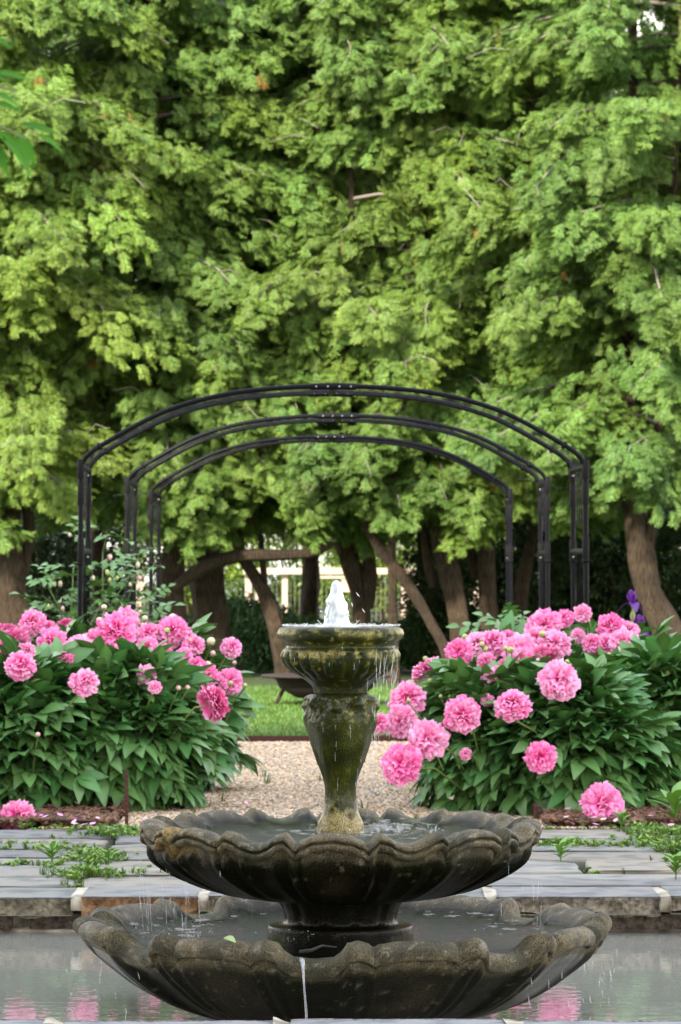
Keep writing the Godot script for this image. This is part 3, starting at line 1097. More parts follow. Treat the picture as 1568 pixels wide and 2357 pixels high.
func pool() -> void:
	var zf := -11.74
	var zn := -8.62
	# basin of the pool
	var fl := MB.new()
	fl.box(Vector3(-3.15, -0.52, zf - 0.2), Vector3(3.15, -0.34, zn + 0.2), Color(0.55, 0.53, 0.48))
	part("pool_floor", fl.mesh(null, false), mats["concrete"]).set_meta("kind", "structure")
	var walls := [[Vector3(-3.2, -0.5, zf - 0.4), Vector3(3.2, -0.055, zf - 0.09)], [Vector3(-3.2, -0.5, zn + 0.05), Vector3(3.2, -0.055, zn + 0.35)], [Vector3(-3.4, -0.5, zf - 0.09), Vector3(-3.1, -0.055, zn + 0.05)], [Vector3(3.1, -0.5, zf - 0.09), Vector3(3.4, -0.055, zn + 0.05)]]
	for w in walls:
		var mb := MB.new()
		mb.box(w[0], w[1], Color(0.30, 0.27, 0.22))
		part("pool_wall", mb.mesh(null, false), mats["concrete"]).set_meta("kind", "structure")
	# lime bloom that the water has left on the far wall
	var lime := MB.new()
	var n := fnl(2.2, 4, 77)
	var P := PackedVector3Array()
	var C := PackedColorArray()
	for i in 240:
		var x := -1.9 + 3.8 * i / 239.0
		var h := 0.022 + 0.028 * n.get_noise_2d(x, 0.0)
		if x > 0.4:
			h *= 0.35
		for j in 4:
			var f := j / 3.0
			P.append(Vector3(x, -0.125 + maxf(h, 0.003) * f, zf - 0.088 + 0.014 * sin(PI * (0.35 + 0.65 * f)) + 0.005 * n.get_noise_2d(x * 6, f * 3)))
			C.append(Color(0.62, 0.56, 0.5) * (1.0 + 0.5 * n.get_noise_2d(x * 4, f)))
	lime.grid(P, C, 240, 4)
	part("pool_wall_lime", lime.mesh(), mats["concrete"]).set_meta("kind", "structure")
	# the far coping: riven bluestone blocks with pale mortar between
	var cop := thing("coping", "", "")
	cop.set_meta("kind", "structure")
	var px := 11.75 / 8500.0
	var xs := [-1300, -820, -430, -110, 178, 470, 800, 1130, 1530, 1960, 2400, 2850]
	var tops := [Color(0.21, 0.225, 0.225), Color(0.225, 0.23, 0.24), Color(0.20, 0.215, 0.22)]
	for i in xs.size() - 1:
		var x0: float = (xs[i] - 784) * px + 0.016
		var x1: float = (xs[i + 1] - 784) * px - 0.016
		var face: Color = [Color(0.34, 0.31, 0.24), Color(0.40, 0.24, 0.13), Color(0.30, 0.27, 0.22)][2 if i > 5 else (1 if i == 4 else 0)]
		var o := part("coping_stone", coping_block(x1 - x0, 0.36, 0.058 if i != 4 else 0.066, 200 + i, tops[i % 3], face), null, cop)
		o.position = Vector3(x0, 0.004 * (i % 3), zf + 0.012 * ((i * 7) % 3))
		o = part("mortar", mortar_lump(0.038, 0.34, 0.05, 230 + i), mats["concrete"], cop)
		o.position = Vector3((xs[i] - 784) * px, 0.002, zf)
	# a dark ledge of stone below the coping
	var led := MB.new()
	for i in 9:
		var x := -1.9 + i * 0.44 + rr(-0.05, 0.05)
		led.box(Vector3(x, -0.105, zf - 0.09), Vector3(x + rr(0.3, 0.42), -0.056, zf - 0.045 - rr(0, 0.02)), Color(0.13, 0.10, 0.075) * rr(0.7, 1.2))
	part("pool_wall_ledge", led.mesh(null, false), mats["rough_rock"]).set_meta("kind", "structure")
	# near coping, just inside the bottom of the picture
	var px2 := 8.6 / 8500.0
	xs = [-900, -260, 130, 650, 1180, 1750, 2300]
	for i in xs.size() - 1:
		var x0: float = (xs[i] - 784) * px2 + 0.02
		var x1: float = (xs[i + 1] - 784) * px2 - 0.02
		var o := part("coping_stone", coping_block(x1 - x0, 0.4, 0.05, 260 + i, Color(0.27, 0.28, 0.30), Color(0.2, 0.19, 0.16)), null, cop)
		o.rotation.y = PI
		o.position = Vector3(x1, 0.003 * (i % 2), zn + 0.006 * (i % 3))
		o = part("mortar", mortar_lump(0.045, 0.36, 0.05, 280 + i), mats["concrete"], cop)
		o.rotation.y = PI
		o.position = Vector3((xs[i] - 784) * px2, 0.002, zn)
	# side copings
	for s in [-1.0, 1.0]:
		for k in 6:
			var mb := MB.new()
			var x: float = 3.08 * s
			var z := zf + 0.52 * k
			mb.box(Vector3(minf(x, x + 0.4 * s), -0.05, z + 0.01), Vector3(maxf(x, x + 0.4 * s), 0.0, z + 0.50), tops[k % 3])
			part("coping_stone", mb.mesh(null, false), mats["bluestone"], cop)
	# flagged terrace
	var ter := thing("terrace", "", "")
	ter.set_meta("kind", "structure")
	var joints := []          # x0, z0, x1, z1 of every open joint
	var cx := -3.0
	while cx < 3.0:
		var cw := rr(0.75, 1.35)
		var z := -12.125
		while z > -14.72:
			var dz := rr(0.26, 0.52)
			if z - dz < -14.5:
				dz = z + 14.74
			var cuts := [cx, cx + cw]
			if rng.randf() < 0.5:
				cuts.insert(1, cx + cw * rr(0.35, 0.65))
			for q in cuts.size() - 1:
				var x0: float = cuts[q] + rr(0.006, 0.03)
				var x1: float = cuts[q + 1] - rr(0.006, 0.03)
				var z0 := z - rr(0.006, 0.03)
				var z1 := z - dz + rr(0.006, 0.026)
				var tone: Color = pick([Color(0.195, 0.20, 0.20), Color(0.215, 0.215, 0.21), Color(0.235, 0.22, 0.195), Color(0.18, 0.183, 0.19), Color(0.245, 0.235, 0.215)])
				var o := part("paving_stone", slab(ragged(x0, x1, z0, z1, 0.3), rr(-0.005, 0.006), 0.04, tone * rr(0.95, 1.3)), mats["bluestone"], ter)
				joints.append([cuts[q], z - dz, cuts[q + 1], z - dz])
				joints.append([cuts[q], z, cuts[q], z - dz])
			z -= dz
		cx += cw
	# stones under the camera side
	for r in 4:
		var x := -3.0 + rr(0, 0.4)
		while x < 3.0:
			var w := rr(0.5, 1.0)
			part("paving_stone", slab(ragged(x + 0.015, x + w - 0.015, -8.2 + 0.5 * (r + 1) - 0.02, -8.2 + 0.5 * r + 0.02, 0.1), rr(-0.003, 0.003), 0.04, Color(0.25, 0.26, 0.27)), mats["bluestone"], ter)
			x += w
	# grass and weeds in the joints
	var gr := [[], [], []]
	var tn := [[], [], []]
	var patch := fnl(1.3, 3, 91)
	for i in 19000:
		var j: Array = pick(joints)
		var t := rng.randf()
		var p := Vector3(lerpf(j[0], j[2], t) + rng.randfn(0.0, 0.016), -0.012, lerpf(j[1], j[3], t) + rng.randfn(0.0, 0.014))
		var f := patch.get_noise_2d(p.x, p.z * 1.3) + (0.25 if p.z < -14.45 else 0.0) + 0.10 * smoothstep(0.3, 1.2, absf(p.x))
		if f < 0.13 + rng.randf() * 0.27 or absf(p.x) > 2.3:
			continue
		if f > 0.3:
			p += Vector3(rng.randfn(0, 0.06), 0.012, rng.randfn(0, 0.05))
		if p.z > -12.12:
			continue
		var k := 0 if rng.randf() < 0.5 else (1 if rng.randf() < 0.5 else 2)
		var s := rr(0.3, 0.85) * (1.0 if k == 0 else 0.7)
		gr[k].append(Transform3D(Basis(Vector3.UP, rng.randf() * TAU).scaled(Vector3(s, s, s)), p))
		var q := rr(0.75, 1.3)
		tn[k].append(Color(q * rr(0.9, 1.35), q, q * rr(0.6, 1.0)))
	var gm := [blade_tuft(8, 0.055, 0.05, 301, 0.0025), weed_mesh(302), weed_mesh(303)]
	for k in 3:
		tag(scatter(["joint_grass", "joint_weeds", "joint_weeds"][k], gm[k], mats["grass_blade"], gr[k], tn[k]), ["fine grass growing in the joints of the bluestone terrace", "low leafy weeds in the terrace joints", "small spreading weeds in the terrace joints"][k], "grass" if k == 0 else "weeds", "", "stuff")
	# larger weeds that stand alone
	var alone := [[120, 1985, 13.0, 0.10, "tall bright weed in the left paving, behind the grassy joint"], [370, 2000, 12.65, 0.11, "feathery weed left of the fountain's middle basin"], [250, 1990, 12.9, 0.08, "upright weed in the left paving joints"], [1290, 1975, 13.1, 0.09, "spiky grass tuft right beside the middle basin"], [1555, 2010, 12.4, 0.11, "broad weed at the right edge by the coping"], [1430, 1912, 14.7, 0.09, "leafy weed where the right bed meets the paving"], [1553, 1890, 14.8, 0.2, "tall single weed at the right edge before the mulch"]]
	for a in alone:
		var t := thing("weed", a[4], "weed", at(a[0], 1290, a[2]) * Vector3(1, 0, 1), "weeds in the terrace joints")
		var mb := MB.new()
		for k in 12:
			var an := k * 2.4
			var h: float = a[3] * (0.25 + 0.75 * k / 11.0)
			var d := Vector3(cos(an), rr(0.7, 1.4), sin(an)).normalized()
			leaflet(mb, Vector3(0, h * 0.55, 0), d, Vector3.UP, a[3] * rr(0.5, 0.8), a[3] * rr(0.09, 0.15), 0.35, Color(0.13, 0.26, 0.045) * rr(0.8, 1.25), 4)
		mb.tube([Vector3.ZERO, Vector3(0.002, a[3] * 0.6, 0)], [0.003, 0.002], 5, Color(0.12, 0.2, 0.05))
		part("leaves", mb.mesh(), mats["grass_blade"], t)
	# pool water
	var mbw := MB.new()
	mbw.face([Vector3(-3.1, -0.115, zn + 0.05), Vector3(3.1, -0.115, zn + 0.05), Vector3(3.1, -0.115, zf - 0.09), Vector3(-3.1, -0.115, zf - 0.09)], Color.WHITE)
	part("pool_water", mbw.mesh(null, false), mats["pool_water"]).set_meta("kind", "structure")


# ---------------------------------------------------------------- the fountain
func smooth_rows(pts: Array, per: int) -> Array:
	# Catmull-Rom through rows of numbers
	var out := []
	var n := pts.size()
	for i in n - 1:
		for k in per:
			var t := float(k) / per
			var row := []
			for q in pts[0].size():
				var a: float = pts[maxi(i - 1, 0)][q]
				var b: float = pts[i][q]
				var c: float = pts[i + 1][q]
				var d: float = pts[mini(i + 2, n - 1)][q]
				row.append(0.5 * (2 * b + (c - a) * t + (2 * a - 5 * b + 4 * c - d) * t * t + (3 * b - a - 3 * c + d) * t * t * t))
			out.append(row)
	out.append(pts[n - 1])
	return out


# the rim's wave: rows of distance from the lobe's middle, height, swell
func along(wave: Array, u: float, what: int) -> float:
	for k in wave.size() - 1:
		if u <= wave[k + 1][0]:
			return lerpf(wave[k][what], wave[k + 1][what], smoothstep(wave[k][0], wave[k + 1][0], u))
	return wave[wave.size() - 1][what]


# profile rows: radius, height, share of the rim's wave, share of the flutes
func basin_mesh(prof: Array, R: float, phase: float, w: float, amp: float, wave: Array, crust: float, sd: int) -> ArrayMesh:
	var rows := smooth_rows(prof, 4)
	var ni := 480
	var nj := rows.size()
	var n := fnl(6.0, 5, sd)
	var n2 := fnl(30.0, 3, sd + 3)
	var nc := fnl(26.0, 2, sd + 4, FastNoiseLite.TYPE_CELLULAR)
	var P := PackedVector3Array()
	var C := PackedColorArray()
	for i in ni:
		var th := TAU * i / ni - PI
		var u := fposmod((th - phase) * 8.0 / TAU + 0.5, 1.0) - 0.5
		var au := absf(u)
		var lobe := along(wave, au, 1)
		var swell := along(wave, au, 2)
		var edge := exp(-pow((au - w) / 0.03, 2.0))
		var groove := exp(-pow((au - wave[3][0]) / 0.018, 2.0))
		var in_crust := exp(-pow((th - crust) / 0.16, 2.0))
		for j in nj:
			var row: Array = rows[j]
			var wh := clampf(row[2], 0.0, 1.0)
			var wf := clampf(row[3], 0.0, 1.0)
			var top := clampf((row[1] - prof[prof.size() - 1][1]) / 0.08, 0, 1)
			var r: float = row[0] * (1.0 + wf * (0.03 * edge - 0.04 * absf(clampf(lobe, -1, 1)) + 0.012 * lobe))
			r = (r + wh * R * 0.020 * swell) * lerpf(1.0, 0.983, smoothstep(0.4, 0.9, row[0] / R))
			var y: float = row[1] + wh * amp * lobe
			var p := Vector3(sin(th) * r, y, cos(th) * r)
			var out := Vector3(sin(th), 0.4, cos(th))
			p += out * (0.0022 * n.get_noise_3dv(p * 2.0) + 0.0016 * n2.get_noise_3dv(p)) * (0.4 + wh)
			var cr := in_crust * wh * (1.0 if row[0] > R * 0.9 else 0.0)
			if cr > 0.2:
				p += out * (0.008 + 0.028 * nc.get_noise_3dv(p) * cr)
			P.append(p)
			# what the stone is coloured by: dry buff on the rim, moss where water runs over, dark slime below
			var dirt := n.get_noise_3dv(p * 1.3 + Vector3(5, 5, 5))
			var spots := n2.get_noise_3dv(p * 0.8 + Vector3(1, 7, 2))
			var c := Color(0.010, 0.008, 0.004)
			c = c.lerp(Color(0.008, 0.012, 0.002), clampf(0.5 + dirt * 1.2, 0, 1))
			if wf > 0.05:
				# wrung paler plates in the middle of each shell
				var plate := exp(-pow(u / (w * 0.55), 2.0)) * exp(-pow((row[0] / R - 0.82) / 0.12, 2.0)) * clampf(0.65 + 1.3 * dirt, 0, 1)
				c = c.lerp(Color(0.075, 0.058, 0.032), plate * 0.9)
				if spots > 0.42:
					c = c.lerp(Color(0.2, 0.18, 0.12), 0.5)
			if wh > 0.5:
				var rim := Color(0.235, 0.185, 0.085).lerp(Color(0.085, 0.075, 0.030), clampf(0.5 + dirt * 1.6, 0, 1))
				if spots > 0.3:
					rim = rim.lerp(Color(0.42, 0.37, 0.27), 0.6)
				elif spots < -0.3:
					rim = rim.lerp(Color(0.06, 0.05, 0.035), 0.6)
				var mossy := clampf((-lobe * 0.7 + 0.25 + dirt * 1.4) * 1.3 + groove, 0, 1) * clampf(1.2 - (row[1] - prof[6][1]) / 0.05, 0.15, 1.0)
				rim = rim.lerp(Color(0.042, 0.056, 0.006), mossy * 0.9)
				rim = rim.lerp(Color(0.55, 0.36, 0.11).lerp(Color(0.06, 0.065, 0.01), clampf(0.5 - spots * 2.0 + dirt, 0, 1)), clampf(cr * 1.2, 0, 1))
				c = c.lerp(rim, smoothstep(0.5, 0.95, wh))
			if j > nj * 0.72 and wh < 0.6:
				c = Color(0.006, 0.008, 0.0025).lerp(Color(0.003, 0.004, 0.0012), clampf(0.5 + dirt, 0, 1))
			C.append(c)
	# the wet underside and the rim are two materials of one casting
	var split := 0
	for j in nj:
		if rows[j][2] < 0.8 and rows[j][0] < R * 1.1:
			split = j
		else:
			break
	var low := MB.new()
	var high := MB.new()
	var a := PackedVector3Array()
	var b := PackedVector3Array()
	var ca := PackedColorArray()
	var cb := PackedColorArray()
	for i in ni:
		for j in nj:
			if j <= split:
				a.append(P[i * nj + j])
				ca.append(C[i * nj + j])
			if j >= split:
				b.append(P[i * nj + j])
				cb.append(C[i * nj + j])
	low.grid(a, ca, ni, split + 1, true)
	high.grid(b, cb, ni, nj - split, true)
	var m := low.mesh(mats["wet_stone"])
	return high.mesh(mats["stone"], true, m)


func lathe(prof: Array, ni: int, shape: Callable, paint: Callable) -> MB:
	var mb := MB.new()
	var P := PackedVector3Array()
	var C := PackedColorArray()
	for i in ni:
		var th := TAU * i / ni - PI
		for j in prof.size():
			var r: float = prof[j][0] + shape.call(th, prof[j][1], prof[j][0])
			var p := Vector3(sin(th) * r, prof[j][1], cos(th) * r)
			P.append(p)
			C.append(paint.call(th, p))
	mb.grid(P, C, ni, prof.size(), true)
	return mb


func boss(th: float, y: float, t0: float, y0: float, wt: float, wy: float) -> float:
	var d := wrapf(th - t0, -PI, PI)
	return exp(-pow(d / wt, 2.0) - pow((y - y0) / wy, 2.0))


func fountain() -> void:
	var f := thing("fountain", "mossy three-tiered stone fountain with scalloped basins standing in the pool", "fountain", Vector3(0, 0, -FD))
	var low := [[0.12, -0.30, 0, 0], [0.15, -0.2, 0, 0], [0.17, -0.135, 0, 0], [0.303, -0.116, 0, 0.2], [0.368, -0.107, 0, 0.4], [0.443, -0.0846, 0, 0.7], [0.4995, -0.062, 0, 0.9], [0.557, -0.031, 0.05, 1], [0.595, -0.005, 0.1, 1], [0.632, 0.022, 0.3, 1], [0.665, 0.05, 0.6, 1], [0.678, 0.070, 0.9, 0.8], [0.677, 0.078, 1, 0.6], [0.689, 0.078, 1, 0.4], [0.698, 0.086, 1, 0.4], [0.701, 0.099, 1, 0.4], [0.695, 0.112, 1, 0.4], [0.683, 0.121, 1, 0.4], [0.665, 0.125, 1, 0.4], [0.64, 0.118, 0.95, 0.4], [0.615, 0.102, 0.6, 0.3], [0.58, 0.08, 0.2, 0.2], [0.4, 0.05, 0, 0], [0.2, 0.04, 0, 0], [0.01, 0.04, 0, 0]]
	var o := part("lower_basin", basin_mesh(low, 0.70, deg_to_rad(15.7), 0.29, 0.019, [[0.0, 1.0, 1.0], [0.10, 0.95, 0.9], [0.175, 0.65, 0.4], [0.205, 0.1, -1.1], [0.235, 0.8, 0.6], [0.285, 1.2, 1.1], [0.33, 0.85, 0.7], [0.365, -0.5, -0.7], [0.40, -1.15, -0.9], [0.5, -1.35, -0.7]], 9.0, 400), null, f)
	o.position.x = 0.008
	var mid := [[0.15, 0.175, 0, 0], [0.165, 0.188, 0, 0], [0.253, 0.196, 0, 0.3], [0.344, 0.214, 0, 0.7], [0.435, 0.252, 0, 1], [0.486, 0.285, 0.1, 1], [0.503, 0.308, 0.5, 1], [0.506, 0.328, 0.9, 0.8], [0.505, 0.336, 1, 0.6], [0.517, 0.336, 1, 0.4], [0.527, 0.342, 1, 0.4], [0.528, 0.351, 1, 0.4], [0.513, 0.356, 1, 0.4], [0.527, 0.361, 1, 0.4], [0.526, 0.369, 1, 0.4], [0.515, 0.376, 1, 0.4], [0.498, 0.379, 1, 0.4], [0.475, 0.375, 0.9, 0.4], [0.452, 0.362, 0.5, 0.3], [0.43, 0.345, 0.2, 0.2], [0.3, 0.325, 0, 0], [0.15, 0.32, 0, 0], [0.01, 0.32, 0, 0]]
	part("middle_basin", basin_mesh(mid, 0.527, deg_to_rad(-2.5), 0.25, 0.017, [[0.0, 1.0, 1.0], [0.11, 0.72, 0.8], [0.19, 0.0, 0.3], [0.235, -0.75, -1.2], [0.262, 0.2, 0.3], [0.295, 0.95, 0.9], [0.345, 0.65, 0.7], [0.42, -0.35, 0.1], [0.47, -0.7, 0.0], [0.5, -0.75, 0.0]], -1.03, 420), null, f)
	# the foot between the two basins
	var n := fnl(9.0, 5, 440)
	var n2 := fnl(34.0, 3, 441)
	var slime := func(_th: float, p: Vector3) -> Color:
		return Color(0.010, 0.008, 0.004).lerp(Color(0.006, 0.008, 0.002), clampf(0.5 + n.get_noise_3dv(p), 0, 1))
	var flute := func(th: float, y: float, _r: float) -> float:
		return -0.006 * pow(absf(sin(th * 6.0)), 8.0) * smoothstep(0.125, 0.14, y) + 0.0015 * n.get_noise_3d(sin(th), y * 4, cos(th))
	part("basin_foot", lathe(smooth_rows([[0.19, 0.03], [0.19, 0.112], [0.182, 0.12], [0.165, 0.121], [0.150, 0.126], [0.148, 0.14], [0.155, 0.165], [0.164, 0.186], [0.168, 0.196]], 3), 144, flute, slime).mesh(), mats["wet_stone"], f)
	# stem and upper bowl: heights and half widths read off the outline
	var cy := [2420, 2357, 2330, 2290, 2230, 2150, 2050, 1950, 1850, 1750, 1650, 1550, 1450, 1370, 1330, 1290, 1250, 1210, 1190, 1176]
	var hw := [215, 207, 202, 184, 160, 143, 139, 152, 184, 220, 255, 281, 302, 299, 296, 296, 290, 282, 272, 246]
	var prof := []
	for i in cy.size():
		prof.append([hw[i] * 2.902e-4, EYE - (6.3 + 0.2556 * cy[i]) * 1.1353e-3])
	prof = smooth_rows(prof, 6)
	var stem_shape := func(th: float, y: float, _r: float) -> float:
		var d := 0.0
		for k in 4:
			var t0 := deg_to_rad(-8.0 + 90.0 * k)
			d += 0.017 * boss(th, y, t0, 0.690, 0.20, 0.014)
			d += 0.011 * boss(th, y, t0, 0.712, 0.30, 0.010)
			d += 0.010 * boss(th, y, t0, 0.660, 0.22, 0.018)
			d += 0.007 * boss(th, y, t0 + 0.28, 0.664, 0.10, 0.014) + 0.007 * boss(th, y, t0 - 0.28, 0.667, 0.10, 0.014)
			d += 0.006 * boss(th, y, t0, 0.630, 0.14, 0.018)
			d += 0.013 * boss(th, y, t0 + 0.72, 0.700, 0.2, 0.012)
			d -= 0.006 * boss(th, y, t0 + 0.42, 0.693, 0.12, 0.012) + 0.006 * boss(th, y, t0 - 0.42, 0.693, 0.12, 0.012)
		d += 0.0045 * sin(th * 8.0 + 0.6) * smoothstep(0.47, 0.56, y) * (1.0 - smoothstep(0.6, 0.66, y)) * 0.5
		var q := Vector3(sin(th), y * 9.0, cos(th)) * 0.1
		return d + 0.003 * n.get_noise_3dv(q * 6.0) * smoothstep(0.6, 0.68, y) + 0.0012 * n.get_noise_3dv(q * 4.0) + 0.0007 * n2.get_noise_3dv(q)
	var moss := func(th: float, p: Vector3) -> Color:
		var a := n.get_noise_3dv(p * 1.4 + Vector3(2, 2, 2))
		var b := n2.get_noise_3dv(p + Vector3(3, 1, 2))
		var c := Color(0.020, 0.028, 0.003).lerp(Color(0.058, 0.068, 0.005), clampf(0.5 + a * 1.3, 0, 1))
		if b > 0.25:
			c = c.lerp(Color(0.34, 0.31, 0.05), clampf((b - 0.25) * 3.0, 0, 0.7) * clampf(0.06 + a * 0.5 + 1.2 * smoothstep(0.60, 0.70, p.y), 0.0, 1.0))
		if p.y < 0.46:
			var pale := clampf(smoothstep(0.455, 0.385, p.y) + 0.9 * b + 0.6 * a - 0.12, 0, 1) * smoothstep(0.47, 0.43, p.y)
			c = c.lerp(Color(0.46, 0.37, 0.16), pale)
		if p.y > 0.72:
			var ridge := boss(0, p.y, 0, 0.828, 1, 0.010) + boss(0, p.y, 0, 0.884, 1, 0.008) * 0.9
			c = c.lerp(Color(0.42, 0.36, 0.12), clampf(ridge * (0.3 + 2.4 * a + 1.2 * b), 0, 0.85))
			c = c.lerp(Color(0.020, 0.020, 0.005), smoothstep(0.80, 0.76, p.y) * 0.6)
		return c
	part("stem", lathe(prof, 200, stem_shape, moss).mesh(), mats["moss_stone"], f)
	cy = [1177, 1160, 1140, 1100, 1050, 1000, 950, 900, 850, 805, 780, 764, 752, 735, 715, 698, 680, 655, 630, 605, 585, 572, 566, 568, 585, 620, 660]
	hw = [236, 242, 246, 262, 318, 395, 468, 514, 534, 533, 522, 506, 494, 492, 502, 520, 548, 566, 571, 566, 552, 530, 500, 470, 430, 380, 5]
	prof = []
	for i in cy.size():
		prof.append([hw[i] * 2.902e-4, EYE - (6.3 + 0.2556 * cy[i]) * 1.1353e-3])
	prof = smooth_rows(prof, 5)
	var bowl_shape := func(th: float, y: float, r: float) -> float:
		var g := smoothstep(0.755, 0.79, y) * (1.0 - smoothstep(0.825, 0.838, y))
		var d := -0.006 * g * pow(absf(sin(th * 13.0)), 5.0) + 0.0035 * g * cos(th * 26.0) * 0.5
		var q := Vector3(sin(th) * r, y, cos(th) * r)
		return d + 0.0014 * n.get_noise_3dv(q * 2.5) + 0.0008 * n2.get_noise_3dv(q * 1.2)
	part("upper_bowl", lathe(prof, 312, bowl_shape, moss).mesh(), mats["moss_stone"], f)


# ---------------------------------------------------------------- water in and from the fountain
func water_disc(called: String, r_of: Callable, y: float, wave: float, freq: float, m: Material, label: String, sd: int, busy: Callable) -> void:
	var mb := MB.new()
	var n := fnl(freq, 3, sd)
	var nr := 46
	var ni := 180
	var P := PackedVector3Array()
	var C := PackedColorArray()
	for i in ni:
		var th := TAU * i / ni - PI
		var R: float = r_of.call(th)
		for j in nr:
			var r := R * (1.0 - float(j) / (nr - 1)) + 0.001
			var x := sin(th) * r
			var z := cos(th) * r
			var b: float = busy.call(x, z)
			P.append(Vector3(x, y + wave * b * n.get_noise_2d(x, z), z - FD))
			C.append(Color.WHITE)
	mb.grid(P, C, ni, nr, true)
	var o := part(called, mb.mesh(), m)
	tag(o, label, "water")


func drip(mb: MB, p: Vector3, len: float, w: float, lean := Vector3.ZERO) -> void:
	var pts := []
	var rad := []
	var n := 6
	for k in n:
		var t := k / (n - 1.0)
		pts.append(p + Vector3(rr(-1, 1), 0, rr(-1, 1)) * w * 0.5 + lean * t * len - Vector3.UP * len * t)
		rad.append(w * (0.35 + 0.65 * sin(PI * clampf(t, 0.05, 0.95))) * rr(0.7, 1.2))
	mb.tube(pts, rad, 5)


func drop(mb: MB, p: Vector3, r: float) -> void:
	mb.tube([p - Vector3.UP * r, p - Vector3.UP * r * 0.5, p + Vector3.UP * r * 0.4, p + Vector3.UP * r * 1.3], [r * 0.3, r * 0.85, r * 0.8, r * 0.1], 6)


func waters() -> void:
	var calm := func(x: float, z: float) -> float:
		# splashed where the drops come down from the tier above; calmer in front of the foot
		return clampf(0.10 + 1.2 * smoothstep(0.28, 0.45, Vector2(x, z).length()) * (1.0 - 0.9 * smoothstep(0.05, 0.3, z)) + exp(-pow((x + 0.42) / 0.14, 2.0)) * 0.8, 0.15, 1.5)
	water_disc("basin_water", func(_t: float) -> float: return 0.628, 0.111, 0.0042, 16.0, mats["basin_water"], "rippled dark water filling the lowest basin", 500, calm)
	var choppy := func(x: float, z: float) -> float:
		return 0.6 + 0.7 * exp(-pow((x - 0.13) / 0.12, 2.0)) + 0.5 * exp(-Vector2(x, z).length_squared() / 0.03)
	water_disc("basin_water", func(_t: float) -> float: return 0.46, 0.368, 0.0042, 19.0, mats["splash_water"], "choppy bright water filling the middle basin", 510, choppy)
	var n := fnl(30.0, 3, 520)
	water_disc("bowl_water", func(t: float) -> float: return 0.152, 0.9005, 0.005, 34.0, mats["splash_water"], "bubbling water brimming in the mossy top bowl", 521, func(_x: float, _z: float) -> float: return 1.0)
	# the jet: a lumpy white column
	var jet := thing("water_jet", "white frothy water jet rising from the top bowl", "water jet", Vector3(-0.011, 0.895, -FD))
	var prof := [[0.062, 0.0], [0.044, 0.006], [0.034, 0.012], [0.031, 0.024], [0.030, 0.040], [0.0265, 0.055], [0.0255, 0.068], [0.020, 0.080], [0.0155, 0.092], [0.0135, 0.104], [0.012, 0.113], [0.008, 0.120], [0.001, 0.124]]
	var rows := smooth_rows(prof, 4)
	var lump := fnl(45.0, 4, 530)
	var shape := func(th: float, y: float, r: float) -> float:
		var k := lump.get_noise_3d(sin(th) * 0.03, y * 0.55, cos(th) * 0.03)
		return r * 0.26 * k + (0.006 * exp(-pow((wrapf(th - 0.9, -PI, PI)) / 0.5, 2.0) - pow((y - 0.05) / 0.02, 2.0)))
	var white := func(_th: float, p: Vector3) -> Color:
		var k := lump.get_noise_3dv(p * Vector3(1.2, 0.4, 1.2) + Vector3(1, 1, 1))
		return Color(0.95, 0.98, 1.0) * clampf(0.85 + 0.35 * k, 0.55, 1.0)
	part("column", lathe(rows, 64, shape, white).mesh(), mats["froth"], jet)
	var dr := MB.new()
	for k in 34:
		var a := rng.randf() * TAU
		var r := rr(0.018, 0.05) * (1.4 if rng.randf() < 0.2 else 1.0)
		var y := pow(rng.randf(), 1.5) * 0.11
		drop(dr, Vector3(sin(a) * r * (1.2 - y * 6.0), y, cos(a) * r * 0.6), rr(0.0008, 0.0022))
	for q in [[0.052, 0.092, 0.4], [0.040, 0.066, 0.1], [0.06, 0.02, -0.5], [-0.075, 0.012, -0.4], [0.068, 0.05, 0.3], [-0.05, 0.02, 0.6]]:
		drip(dr, Vector3(q[0], q[1], 0.02), 0.011, 0.0011, Vector3(q[2] * 2.0, 0, 0))
	part("droplets", dr.mesh(), mats["froth"], jet).set_meta("kind", "stuff")
	# froth round the jet's foot and along the lip of the bowl
	var fr := MB.new()
	for k in 260:
		var a := rng.randf() * TAU
		var r := pow(rng.randf(), 0.7) * 0.15
		if rng.randf() < 0.4:
			r = rr(0.145, 0.158)
		drop(fr, Vector3(sin(a) * r, 0.902, cos(a) * r - FD), rr(0.0012, 0.003))
	tag(part("froth", fr.mesh(), mats["drip"]), "bubbles and froth on the top bowl round the jet", "froth", "", "stuff")
	# water that falls from tier to tier
	var falls := []
	for k in 4:
		falls.append(MB.new())
	for k in 30:      # right of the top bowl: a ragged veil
		var x := rr(0.085, 0.152)
		var z := 0.155 * sqrt(maxf(0.0, 1.0 - pow(x / 0.158, 2.0))) * (1.0 if rng.randf() < 0.8 else -1.0)
		drip(falls[0], Vector3(x, rr(0.72, 0.86), z - FD), rr(0.02, 0.06), rr(0.0007, 0.0017), Vector3(rr(-0.25, 0.05), 0, 0.0))
	for k in 36:
		var x := rr(0.07, 0.14)
		drip(falls[0], Vector3(x, rr(0.42, 0.80), rr(0.02, 0.12) - FD), rr(0.012, 0.045), rr(0.0005, 0.0012), Vector3(rr(-0.08, 0.02), 0, 0.0))
	for k in 9:
		var a := rr(-1.2, 1.3)
		drip(falls[1], Vector3(sin(a) * 0.158, rr(0.80, 0.855), cos(a) * 0.158 - FD), rr(0.008, 0.02), 0.0006)
	for k in 14:
		drip(falls[1], Vector3(rr(-0.085, 0.085), rr(0.45, 0.66), 0.095 - FD), rr(0.012, 0.04), 0.00045)
